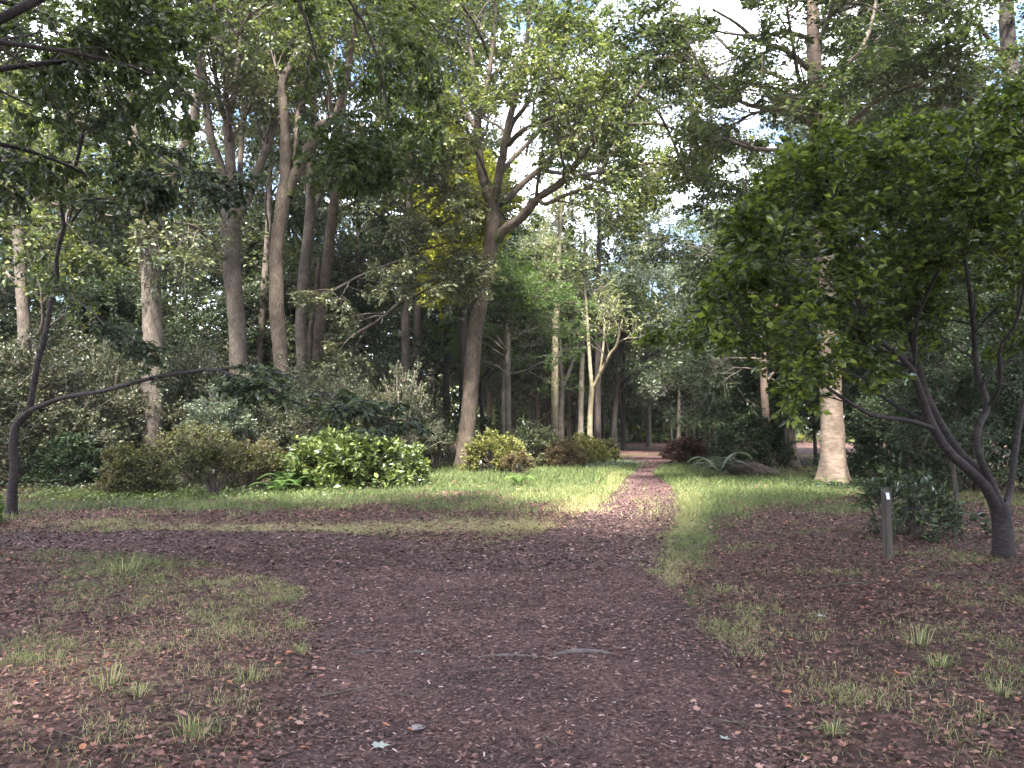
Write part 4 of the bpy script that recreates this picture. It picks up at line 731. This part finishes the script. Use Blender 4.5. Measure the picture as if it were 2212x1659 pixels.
make_shrub('azalea', 'brownish-green azalea spreading on thin stems right of the ivy-flecked oak', GY(430, 20.5), (1.35, 1.1), 1.45, 'azalealeaf', 14, 'twig', n=(6, 5), lv=9, ls=.065, low=.35)
make_shrub('azalea', 'bushy dark green azalea in front of the ivy-flecked oak foot', GY(300, 18.6), (.95, .8), 1.15, 'azalealeaf', 12, n=(6, 5), lv=9, ls=.06, low=.1)
make_shrub('azalea', 'flat-topped azalea on a short stem left of the glossy bush', GY(545, 20), (.95, .8), 1.15, 'azalealeaf', 10, n=(6, 5), lv=8, ls=.06, low=.4)
make_shrub('azalea', 'small umbrella-shaped azalea on a single stem with a white tag', GY(468, 17.8), (.75, .6), 1.15, 'azalealeaf', 8, n=(6, 5), lv=8, ls=.055, low=.55, spread=.2)
make_shrub('azalea', 'golden azalea immediately right of the centre oak foot', GY(1072, 29.5), (1.2, 1), 1.4, 'azaleagold', 14, n=(6, 5), lv=9, ls=.08, low=.15)
make_shrub('azalea', 'green-grey azalea between the golden one and the tan knotty trunk', GY(1150, 34), (1.5, 1), 1.7, 'oakleaf_grey', 14, n=(6, 5), lv=9, ls=.09, low=.1)
make_shrub('azalea', 'browned azalea low in front of the tan knotty trunk', GY(1218, 33.5), (1.0, .7), 1.0, 'azaleabrown', 12, n=(6, 5), lv=8, ls=.07, low=.1)
make_shrub('azalea', 'golden azalea below the Y-shaped trunk', GY(1266, 36), (1.15, .8), 1.2, 'azaleagold', 12, n=(6, 5), lv=8, ls=.08, low=.1)
make_shrub('azalea', 'last green azalea of the row, nearest the far path', GY(1302, 39), (.85, .7), 1.05, 'azalealeaf', 12, n=(6, 5), lv=8, ls=.08, low=.1)
make_shrub('azalea', 'thin small azalea on one stem in the leaf litter right of the centre oak', GY(1118, 27), (.55, .5), .85, 'azaleabrown', 6, n=(6, 5), lv=6, ls=.06, low=.45, spread=.2)
make_shrub('red_maple_bush', 'low dark red maple bush right of the far path end', GY(1482, 35), (1.05, .8), 1.15, 'redleaf', 12, 'darkbark', n=(6, 5), lv=9, ls=.08, low=.35, hang=.3)
make_shrub('yew_bush', 'dark evergreen bush behind the fern and the uprooted log', GY(1620, 33), (1.7, 1.2), 2.0, 'darkleaf', 14, n=(6, 5), lv=10, ls=.1, low=.05)
make_shrub('holly_bush', 'low dark leafy bush at the foot of the beech, right side', GY(1925, 24.5), (1.9, 1.3), 2.2, 'darkleaf', 14, n=(6, 4), lv=10, ls=.1, low=.05)
make_shrub('trailing_shrub', 'low dark green sprays trailing behind the wooden marker post', GY(1940, 11.6), (1.1, .8), .75, 'beechleaf', 5, 'darkbark', n=(5, 4), lv=6, spread=2.5, shell=.4, ls=.08, low=.1)
make_shrub('holly_bush', 'dark bush filling the shade behind the cherry stems', GY(2090, 20), (2.2, 1.4), 3.2, 'darkleaf', 14, n=(6, 4), lv=10, ls=.1, low=.05)
make_shrub('edge_shrub', 'yellow-green leafy sprig poking in at the left edge beside the sapling foot', GY(-22, 13.2), (.32, .3), .5, 'fern', 4, n=(5, 4), lv=6, ls=.07, low=.1)
print('shrubs', round(time.time() - T0, 1), TRI[0])

# ------------------------------------------------------------------ ferns
def make_fern(label, base, R, nf, mat):
    root = thing('fern', label, 'fern', base)
    for k in range(nf):
        a = 2 * PI * k / nf + rng.uniform(-.3, .3); ln = R * rng.uniform(.75, 1.15); up = rng.uniform(.9, 1.9)
        t = np.linspace(0, 1, 12); r_ = ln * t; z = ln * (up * t - .75 * up * t ** 2.1)
        rach = np.stack([np.cos(a) * r_, np.sin(a) * r_, z + .03], 1)
        v, qd, bk = tubes(rach[None], (.006 * np.linspace(1, .3, 12))[None], 3)
        fr = obj('frond', None, None, root) if False else None
        tt = np.repeat(np.linspace(.12, .98, 20), 2); sd_ = np.tile([-1, 1], 20)
        p = np.stack([np.interp(tt, t, rach[:, c]) for c in range(3)], 1); tg = np.gradient(rach, axis=0); tgt = nrm(np.stack([np.interp(tt, t, tg[:, c]) for c in range(3)], 1))
        side = np.cross(tgt, [0, 0, 1.]) * sd_[:, None]; d = nrm(side + tgt * .45 + [0, 0, -.12]); sz = ln * .26 * np.sin(np.clip(tt, .05, 1) ** .6 * PI * .93) + .02
        tv = np.array([(0, -.05, 0), (.5, -.16, .02), (1, 0, -.04), (.5, .16, .02), (0, .05, 0)]); tf = np.array([(0, 1, 4), (1, 3, 4), (1, 2, 3)])
        D, Wd, Nn = frame(d, np.tile([0, 0, 1.], (40, 1)))
        V = p[:, None] + sz[:, None, None] * (tv[None, :, 0:1] * D[:, None] + tv[None, :, 1:2] * Wd[:, None] + tv[None, :, 2:3] * Nn[:, None])
        Fc = (tf[None] + np.arange(40)[:, None, None] * 5).reshape(-1, 3)
        qt = np.concatenate([qd[:, [0, 1, 2]], qd[:, [0, 2, 3]]])
        obj('frond', mesh('frond', np.vstack([V.reshape(-1, 3), v]), np.vstack([Fc, qt + 200]), False, {'rnd': np.full(200 + len(v), rng.random())}), M[mat], root)
make_fern('large arching fern growing in front of the uprooted log', GY(1550, 27), 1.1, 16, 'blueleaf')
make_fern('pale fern at the left end of the glossy bush', GY(632, 19.2), .8, 12, 'fern')
make_fern('low fern spilling over the grass below the glossy bush', GY(600, 18.3), .55, 10, 'fern')
make_fern('small fern in the litter near the browned azalea', G(820 * 1 + 300, 1050), .45, 9, 'fern')

# ------------------------------------------------------------------ log / root plate
def log():
    g0, g1 = GY(1565, 26.6), GY(1680, 26.2); root = thing('fallen_log', 'rotten mossy log with broken roots lying left of the beech', 'log', (g0 + g1) / 2); b = (g0 + g1) / 2
    pts = np.array([g0 + [0, 0, .42], g0 * .7 + g1 * .3 + [0, 0, .3], g0 * .35 + g1 * .65 + [0, 0, .22], g1 + [0, 0, .1]]); pt = resample(pts, 30) - b
    v, q_, bk = tubes(pt[None], np.interp(np.linspace(0, 1, 30), [0, .1, .5, 1], [.1, .26, .24, .12])[None], 18, lambda th, s: 1 + .16 * np.sin(3 * th + s * 5) + .12 * np.sin(7 * th - s * 11) + .08 * np.sin(13 * th + 23 * s))
    obj('trunk', mesh('trunk', v, q_, True, vec=bk), M['darkbark'], root)
    for k in range(16):
        a = rng.uniform(-.4, 1); p0 = pt[rng.integers(2, 28)]; d = np.array([rng.uniform(-1, 1), rng.uniform(-1, .4), rng.uniform(-.1, .9)]); ln = rng.uniform(.2, .5)
        r_ = np.stack([p0, p0 + d * ln * .5 + rng.normal(size=3) * .05, p0 + d * ln + rng.normal(size=3) * .1])
        v, q_, bk = tubes(resample(r_, 7)[None], (rng.uniform(.012, .035) * np.linspace(1, .3, 7))[None], 5); obj('root', mesh('root', v, q_, True, vec=bk), M['twig'], root)
log()

# ------------------------------------------------------------------ marker post, tags, roots on the path
def boxm(name, a, b, mat, parent, bev=.004):
    import bmesh
    bm = bmesh.new(); bmesh.ops.create_cube(bm, size=1)
    for v in bm.verts: v.co = Vector([(a[i] + b[i]) / 2 + v.co[i] * (b[i] - a[i]) for i in range(3)])
    bmesh.ops.bevel(bm, geom=bm.edges[:], offset=bev, segments=2, affect='EDGES'); me = bpy.data.meshes.new(name); bm.to_mesh(me); bm.free()
    return obj(name, me, mat, parent)
M['post'] = barkmat('weathered_post_wood', (.05, .038, .027), (.09, .07, .05), (.14, .11, .085), (1, 1, 1), .3)
mw, ntw = newmat('weathered_timber'); _l = ntw.links.new
_tc = nd(ntw, 'ShaderNodeTexCoord'); _mp = nd(ntw, 'ShaderNodeMapping'); _mp.inputs['Scale'].default_value = (60, 60, 3); _n = nd(ntw, 'ShaderNodeTexNoise'); _n.inputs['Detail'].default_value = 6; _n.inputs['Scale'].default_value = 1
_l(_tc.outputs['Object'], _mp.inputs[0]); _l(_mp.outputs[0], _n.inputs['Vector']); _c = ramp(ntw, [(.3, (.02, .015, .011)), (.55, (.045, .035, .027)), (.75, (.08, .064, .05))], _n.outputs['Fac'])
_b = nd(ntw, 'ShaderNodeBsdfPrincipled'); _b.inputs['Roughness'].default_value = .8; _l(_c, _b.inputs['Base Color']); _bp = nd(ntw, 'ShaderNodeBump'); _bp.inputs['Strength'].default_value = .5; _bp.inputs['Distance'].default_value = .004; _l(_n.outputs['Fac'], _bp.inputs['Height']); _l(_bp.outputs[0], _b.inputs['Normal'])
_o = nd(ntw, 'ShaderNodeOutputMaterial'); _l(_b.outputs[0], _o.inputs['Surface'])
plate = plain('pale_plate', [(.4, (.42, .43, .44)), (.6, (.55, .56, .57))], .35, .5, 30, .1, .002)
def post():
    g = G(1918, 1205); root = thing('marker_post', 'short wooden marker post with a pale plate, in front of the cherry', 'post', g, rz=.25)
    h, w = .86, .044; import bmesh
    bm = bmesh.new(); c = [(-w, -w, -.15), (w, -w, -.15), (w, w, -.15), (-w, w, -.15), (-w, -w, h - .07), (w, -w, h - .03), (w, w, h + .03), (-w, w, h - .01)]
    vs_ = [bm.verts.new(a) for a in c]
    for f in ((0, 1, 5, 4), (1, 2, 6, 5), (2, 3, 7, 6), (3, 0, 4, 7), (4, 5, 6, 7), (3, 2, 1, 0)): bm.faces.new([vs_[i] for i in f])
    bmesh.ops.bevel(bm, geom=bm.edges[:], offset=.005, segments=2, affect='EDGES'); me = bpy.data.meshes.new('timber'); bm.to_mesh(me); bm.free(); obj('timber', me, mw, root)
    bm = bmesh.new(); bmesh.ops.create_cube(bm, size=1)
    for v in bm.verts: v.co = Vector((v.co.x * .045, v.co.y * .006, v.co.z * .085))
    me = bpy.data.meshes.new('plate'); bm.to_mesh(me); bm.free(); o = obj('plate', me, plate, root, (-.018, -.052, h - .085)); o.rotation_euler = (-.22, 0, 0)
post()
def ptag(px, Yd, label, hh=.35):
    g = GY(px, Yd); root = thing('plant_label', label, 'plant label', g)
    boxm('stake', (-.008, -.005, -.1), (.008, .005, hh - .03), mw, root, .002); boxm('card', (-.028, -.016, hh - .07), (.028, -.008, hh + .02), plate, root, .002)
ptag(1094, 28, 'small white plant label on a stake in front of the golden azalea', .42)
ptag(464, 17.4, 'small white plant label hanging at the single-stemmed azalea', .62)
ptag(1039, 27.6, 'thin pale label stake right of the centre oak foot', .5)
M['root'] = barkmat('bare_root_bark', (.05, .04, .037), (.10, .083, .077), (.17, .145, .135), (40, 40, 8), .4)
def rootline(pts, r, label):
    w = np.array([G(a, b) for a, b in pts]); b = w[len(w) // 2].copy(); pt = resample(w, 24); pt[:, 2] = hgt(pt[:, 0], pt[:, 1]) + .012 + .012 * np.sin(np.linspace(0, PI, 24)) - r * .2
    pt[:, 1] += (vn(pt[:, 0] * 8, pt[:, 1], 5) - .5) * .05
    e = np.sin(np.linspace(.08, PI - .08, 24)) ** .5
    v, q_, bk = tubes((pt - b)[None], (r * e * (1 + .3 * (vn(pt[:, 0] * 12, pt[:, 1], 8) - .5)))[None], 9)
    o = obj('exposed_root', mesh('exposed_root', v, q_, True, vec=bk), M['root'], loc=b); tag(o, label, 'root', 'roots crossing the path')
rootline([(1175,1424),(1210,1418),(1260,1413),(1330,1416)], .022, 'thickest pale root worn bare across the middle of the path, right end')
rootline([(1008,1424),(1060,1422),(1120,1423),(1185,1424)], .011, 'thin pale root on the path just left of the thickest one')
rootline([(866,1416),(890,1414),(915,1413),(938,1418)], .013, 'short pale root at the left half of the path')
rootline([(750,1411),(790,1413),(830,1416),(862,1420)], .008, 'thinnest pale root at the left side of the path')

# ------------------------------------------------------------------ ground cover
def band(n, y0, y1, pw=1.):
    y = y0 + (y1 - y0) * rng.random(n) ** pw; x = rng.uniform(-1, 1, n) * (y * .72 + 1.2); return x, y
def areaof(y0, y1): return (y1 - y0) * 2 * ((y0 + y1) / 2 * .72 + 1.2)
def blades(name, label, x, y, hh, ww, mat, lean=.5, rv=None, two=True):
    n = len(x); z = hgt(x, y); a = rng.uniform(0, 2 * PI, n); dx_, dy_ = np.cos(a), np.sin(a); b = rng.uniform(0, 2 * PI, n); le = lean * rng.uniform(.2, 1.4, n)
    ex, ey = np.cos(b) * le, np.sin(b) * le
    base = np.stack([x, y, z - .01], 1); wv = np.stack([dx_, dy_, 0 * dx_], 1) * (ww * .5)[:, None]
    mid = base + np.stack([ex * .3, ey * .3, np.ones(n) * .6], 1) * hh[:, None]; tip = base + np.stack([ex, ey, np.clip(1 - le * .35, .25, 1)], 1) * hh[:, None]
    if two: V = np.stack([base - wv, base + wv, mid + wv * .7, mid - wv * .7, tip], 1); T = np.array([(0, 1, 2), (0, 2, 3), (3, 2, 4)]); k = 5
    else: V = np.stack([base - wv, base + wv, tip], 1); T = np.array([(0, 1, 2)]); k = 3
    Fc = (T[None] + np.arange(n)[:, None, None] * k).reshape(-1, 3); r = rng.random(n) if rv is None else rv
    o = obj(name, mesh(name, V.reshape(-1, 3), Fc, False, {'rnd': np.repeat(r, k)}), mat, kind='stuff'); o['label'] = label; o['category'] = 'grass'; return o
M['grass'] = rndmat('grass_blade', [(0, (.05, .075, .025)), (.3, (.12, .155, .05)), (.5, (.2, .225, .08)), (.7, (.32, .30, .13)), (1, (.48, .40, .23))], .55, .3)
for (y0, y1, dens, hh, ww, two) in ((3.4, 8, 4200, .075, .0036, True), (8, 14, 3200, .095, .007, False), (14, 22, 800, .16, .016, False), (22, 34, 320, .19, .028, False), (34, 52, 60, .2, .055, False)):
    n = int(areaof(y0, y1) * dens); x, y = band(n, y0, y1); g, s = masks(x, y); r_ = rag(x, y)
    cl = fbm(x * 5, y * 5, 61, 2)
    pr = np.clip(g * 1.1 + s * .9, 0, 1) * np.clip((cl - np.where(y < 9, .33, .24)) * 3, .06, 1) + .02
    pr = np.where(r_ < .02, np.where(s > .42, .22 * (y > 9), 0) * cl, pr); k = rng.random(n) < pr
    x, y, g, s = x[k], y[k], g[k], s[k]; st = s / (g + s + .01)
    rv = np.clip(rng.random(len(x)) * .42 + st * .62 - .04, 0, 1)
    blades('grass', {3.4: 'sparse straw and green grass near the viewer', 8: 'yellowing grass bordering the chip path', 14: 'green grass of the glade in front of the bushes', 22: 'green grass of the glade around the centre oak', 34: 'far grass where the path disappears'}[y0], x, y, hh * rng.uniform(.4, 1.5, len(x)) * (1 - .25 * st), ww * rng.uniform(.7, 1.3, len(x)), M['grass'], 1.3 if y0 < 9 else .8, rv, two)
print('grass', round(time.time() - T0, 1), TRI[0])
# grass tussocks one can point at
TUS = [(270,1235,.26,'tall green grass tuft at the left, by the side path'), (1410,1240,.12,'straw-coloured grass tuft on the right edge of the path'), (640,1355,.13,'green tuft at the tip of the left litter bank'), (650,1410,.14,'pale green tuft on the left path edge, nearest tip'), (235,1480,.16,'yellow-green tuft in the left litter'),
       (410,1590,.12,'bright green tuft at the bottom left'), (540,1470,.14,'tuft with straw blades left of the path'), (740,1100,.2,'round green grass tuft on the far litter patch'), (1985,1395,.16,'dark green tuft in the right litter'), (2030,1440,.16,'thin dark tuft below the dark green one at right'),
       (1800,1585,.15,'straw-green tuft at the bottom right of the path'), (2160,1500,.2,'grassy tuft at the right edge'), (300,1500,.14,'sparse tuft low in the left litter'), (1560,1280,.13,'green tuft in the grass strip right of the path'), (330,1250,.14,'broad grass tuft left of the path fork'), (1120,1065,.25,'blue-green leafy tuft in the glade'), (230,1150,.2,'green tuft beyond the side path, far left'), (520,1290,.15,'tuft between litter and fork')]
for px, py, hh, lb in TUS:
    hh *= rng.uniform(.6, 1.15); g = G(px, py); n = int(rng.integers(26, 80)); a = rng.uniform(0, 6.28, n); r_ = rng.random(n) ** .7 * hh * rng.uniform(.4, .9); le = rng.uniform(.2, 1.7, n); h_ = hh * rng.uniform(.5, 1.15, n)
    b = np.stack([np.cos(a) * r_, np.sin(a) * r_, 0 * a - .01], 1); out = np.stack([np.cos(a), np.sin(a), 0 * a], 1); wv = np.stack([-np.sin(a), np.cos(a), 0 * a], 1) * (.0028 * max(1, g[1] / 6))
    m1 = b + out * (le * h_ * .25)[:, None] + np.array([0, 0, 1]) * (h_ * .6)[:, None]; tp = b + out * (le * h_)[:, None] + np.array([0, 0, 1]) * (h_ * (1 - le * .35))[:, None]
    V = np.stack([b - wv, b + wv, m1 + wv * .7, m1 - wv * .7, tp], 1); Fc = (np.array([(0, 1, 2), (0, 2, 3), (3, 2, 4)])[None] + np.arange(n)[:, None, None] * 5).reshape(-1, 3)
    o = obj('grass_tuft', mesh('grass_tuft', V.reshape(-1, 3), Fc, False, {'rnd': np.repeat(.1 + rng.random(n) * .8, 5)}), M['grass'], loc=g); tag(o, lb, 'grass tuft', 'grass tufts around the path')
# leaf litter
LCOL = [(0, (.025, .015, .012)), (.3, (.07, .036, .028)), (.5, (.115, .058, .046)), (.68, (.17, .088, .068)), (.82, (.25, .12, .085)), (.9, (.34, .2, .155)), (.96, (.34, .12, .05)), (1, (.42, .3, .24))]
M['litter'] = rndmat('dead_leaf', LCOL, .7, .12)
def litter(y0, y1, dens, sz, curl, rmin=.0, tm=None):
    n = int(areaof(y0, y1) * dens); x, y = band(n, y0, y1); g, s = masks(x, y); r_ = rag(x, y); c = fbm(x * 1.2, y * 1.2, 71)
    pr = np.clip(1.15 - .75 * g - .55 * s, .08, 1) * np.clip(.45 + c, 0, 1); pr = np.where(r_ < 0, .025 * (y < 14) + .2 * np.exp(r_ / .12), pr); k = rng.random(n) < pr; x, y = x[k], y[k]; n = len(x)
    p = np.stack([x, y, hgt(x, y) + rng.uniform(.006, .028, n)], 1); a = rng.uniform(0, 6.28, n); d = np.stack([np.cos(a), np.sin(a), rng.normal(size=n) * .22], 1); nn = rng.normal(size=(n, 3)) * .33 + [0, 0, 1]
    return p, d, nn, sz * rng.uniform(.45, 1.3, n)
k_ = 0
for (y0, y1, dens, sz, tm, lb) in ((3.3, 6.5, 1150, .036, LT4, 'brown and russet leaf litter nearest the viewer'), (6.5, 11, 1000, .044, LT2, 'russet leaf litter beside the path fork'), (11, 18, 380, .062, LT2, 'reddish leaf litter on the glade edge and under the cherry'), (18, 32, 110, .10, LT2, 'reddish leaf litter on the far glade')):
    p, d, nn, sz_ = litter(y0, y1, dens, sz, .3); rv = rng.beta(1.3, 1.9, len(p))
    o = obj('leaf_litter', leafmesh('leaf_litter', p, d, nn, sz_, tm, rv=rv), M['litter'], kind='stuff'); o['label'] = lb; o['category'] = 'leaf litter'
print('litter', round(time.time() - T0, 1), TRI[0])
# bark chips on the path
CT = (np.array([(0, -.12, 0), (1, -.05, 0), (.9, .22, 0), (.05, .2, 0), (.5, .06, .17)]), np.array([(0, 1, 4), (1, 2, 4), (2, 3, 4), (3, 0, 4)]))
M['chip'] = rndmat('bark_chip', [(0, (.018, .010, .009)), (.4, (.066, .035, .031)), (.7, (.135, .074, .064)), (.9, (.26, .15, .13)), (1, (.46, .34, .31))], .8)
for (y0, y1, dens, sz, tm, lb) in ((3.3, 5.5, 2700, .026, CT, 'bark chips on the nearest stretch of path'), (5.5, 9, 1900, .033, CT, 'bark chips on the middle stretch of path'), (9, 18, 700, .05, LT2, 'bark chips where the side path joins'), (18, 46, 220, .05, LT2, 'bark chips on the narrow far path')):
    n = int(areaof(y0, y1) * dens); x, y = band(n, y0, y1); r_ = rag(x, y); k = (r_ < .12) & (rng.random(n) < np.clip(.35 + fbm(x * 1.3, y * 1.3, 81), 0, 1)); x, y = x[k], y[k]; n = len(x)
    p = np.stack([x, y, hgt(x, y) + rng.uniform(.012, .022, n)], 1); a = rng.uniform(0, 6.28, n); d = np.stack([np.cos(a), np.sin(a), rng.normal(size=n) * .2], 1); nn = rng.normal(size=(n, 3)) * .3 + [0, 0, 1]
    o = obj('bark_chips', leafmesh('bark_chips', p, d, nn, sz * rng.uniform(.35, 1.5, n), tm, rv=rng.beta(1.1, 1.7, n)), M['chip'], kind='stuff'); o['label'] = lb; o['category'] = 'bark chips'
# low leafy ground cover at the back of the glade
def cover(label, cx, cy, rx, ry, n, sz, mat, hh=.12):
    u = rng.normal(size=n) * rx * .5 + cx; w = rng.normal(size=n) * ry * .5 + cy; k = (w > 975); u, w = u[k], w[k]; x, y = G0(u, w); n = len(x); p = np.stack([x, y, hgt(x, y) + rng.random(n) * hh], 1)
    o = obj('ground_cover', leafmesh('ground_cover', p, rng.normal(size=(n, 3)) * [1, 1, .4], rng.normal(size=(n, 3)) * .4 + [0, 0, 1], sz * rng.uniform(.6, 1.3, n), LT2), mat, kind='stuff'); o['label'] = label; o['category'] = 'ground cover'
cover('light green leafy ground cover below the rhododendrons at left', 330, 1078, 330, 12, 9000, .07, M['laurelleaf'])
cover('blue-green leafy ground cover beside the far path', 1290, 1004, 90, 7, 5000, .12, M['blueleaf'])
cover('dark ivy under the shrubs at left', 400, 1062, 420, 12, 8000, .08, M['rholeaf'], .2)
cover('dark ivy around the beech foot', 1830, 1052, 130, 12, 4000, .07, M['darkleaf'], .15)
# single fallen leaves that show largest
FM = []
for k in range(10):
    tm = lobed([.5, .9, -.4, .2][k % 4]) if k % 2 else LT4; rv = [.42, .55, .66, .72, .78, .82, .86, .9, .95, .6][k]
    me = mesh('fallen_leaf', tm[0], tm[1], False, {'rnd': np.full(len(tm[0]), rv)}); me.materials.append(M['litter']); FM.append(me)
CN = ['dull brown', 'brown', 'reddish brown', 'russet', 'rusty red', 'orange-red', 'orange', 'tan', 'pale buff', 'reddish brown']
for i in range(260):
    u, w = rng.uniform(0, W), 1659 - (rng.random() ** 1.3) * 330; x, y = G0(u, w); r_ = float(rag(x, y)); k = int(rng.integers(0, 10))
    if r_ < -.25 and rng.random() < .62: continue
    zone = 'on the path' if r_ < 0 else ('in the litter left of the path' if x < 0 else 'in the litter right of the path')
    zone += ', near the bottom' if w > 1520 else ', farther from the viewer'
    o = bpy.data.objects.new('fallen_leaf', FM[k]); COL.objects.link(o); s_ = rng.uniform(.036, .068); o.scale = (s_, s_, s_); o.location = (x, y, float(hgt(x, y)) + .025); o.rotation_euler = (rng.uniform(-.3, .3), rng.uniform(-.3, .3), rng.uniform(0, 6.28))
    tag(o, CN[k] + ' fallen leaf ' + zone, 'leaf', 'fallen leaves around the path')
pl = rndmat('pale_leaf', [(0, (.2, .22, .19)), (1, (.27, .27, .24))], .6)
def oneleaf(px, py, s_, rz, label, mat, tm=LT4, tilt=0.1):
    g = G(px, py); me = mesh('fallen_leaf', tm[0], tm[1], False, {'rnd': np.full(len(tm[0]), .5)}); me.materials.append(mat)
    o = obj('fallen_leaf', me, None, None, g + [0, 0, .03]); o.scale = (s_,) * 3; o.rotation_euler = (tilt, .1, rz); tag(o, label, 'leaf')
oneleaf(800,1622, .1, .2, 'round pale grey-green leaf at the bottom, left half of the path', pl, lobed(.1))
gl_ = rndmat('grey_leaf', [(0, (.17, .15, .16)), (1, (.22, .2, .2))], .7)
oneleaf(890,1590, .13, 1.0, 'large grey-violet leaf flat on the path, lower left', gl_)
oneleaf(1765,1338, .1, .1, 'small bright white leaf right of the path', pl)
oneleaf(1575,1612, .07, 2., 'pale green-grey leaf at the right foot of the path', pl, lobed(.4))
oneleaf(1330,1530, .05, 2., 'whitish scrap of leaf in the middle of the path', pl)
# sticks
def stick(px, py, ln, rz, r, label, mat='twig'):
    g = G(px, py); t = np.linspace(-.5, .5, 7); pt = np.stack([t * ln, np.sin(t * 5) * ln * .015 + rng.normal(size=7) * ln * .012, .012 + rng.random(7) * .01], 1); c, s_ = math.cos(rz), math.sin(rz); pt = np.stack([pt[:, 0] * c - pt[:, 1] * s_, pt[:, 0] * s_ + pt[:, 1] * c, pt[:, 2] + .012], 1)
    v, q_, bk = tubes(pt[None], (r * np.linspace(1, .5, 7))[None], 6); o = obj('stick', mesh('stick', v, q_, True, vec=bk), M[mat], loc=g); tag(o, label, 'stick', 'sticks lying on the ground')
for a in [(735,1505,.32,.5,.008,'brown stick slanting at the left side of the path below the roots'), (888,1512,.2,-.2,.005,'thin stick left of the centre of the path'), (1190,1612,.16,-1.2,.007,'short thick stick near the bottom of the path'), (1850,1265,1.0,.25,.006,'long thin pale twig in the shade by the marker post'), (2100,1245,1.6,-.08,.006,'long straight twig right of the marker post'), (1050,1455,.25,.05,.005,'thin dark stick in the middle of the path'), (1720,1360,.25,.6,.006,'forked pale twig in the grass right of the path'), (1640,1580,.5,-.4,.005,'thin twig at the lower right of the path'), (560,1240,.2,.2,.005,'tiny twig at the fork of the paths'), (1990,1500,.4,.5,.005,'thin dead twig in the right litter'), (150,1600,.3,-.6,.005,'pale twig in the bottom left litter')]:
    stick(*a)
print('done', round(time.time() - T0, 1), 'tris', TRI[0])
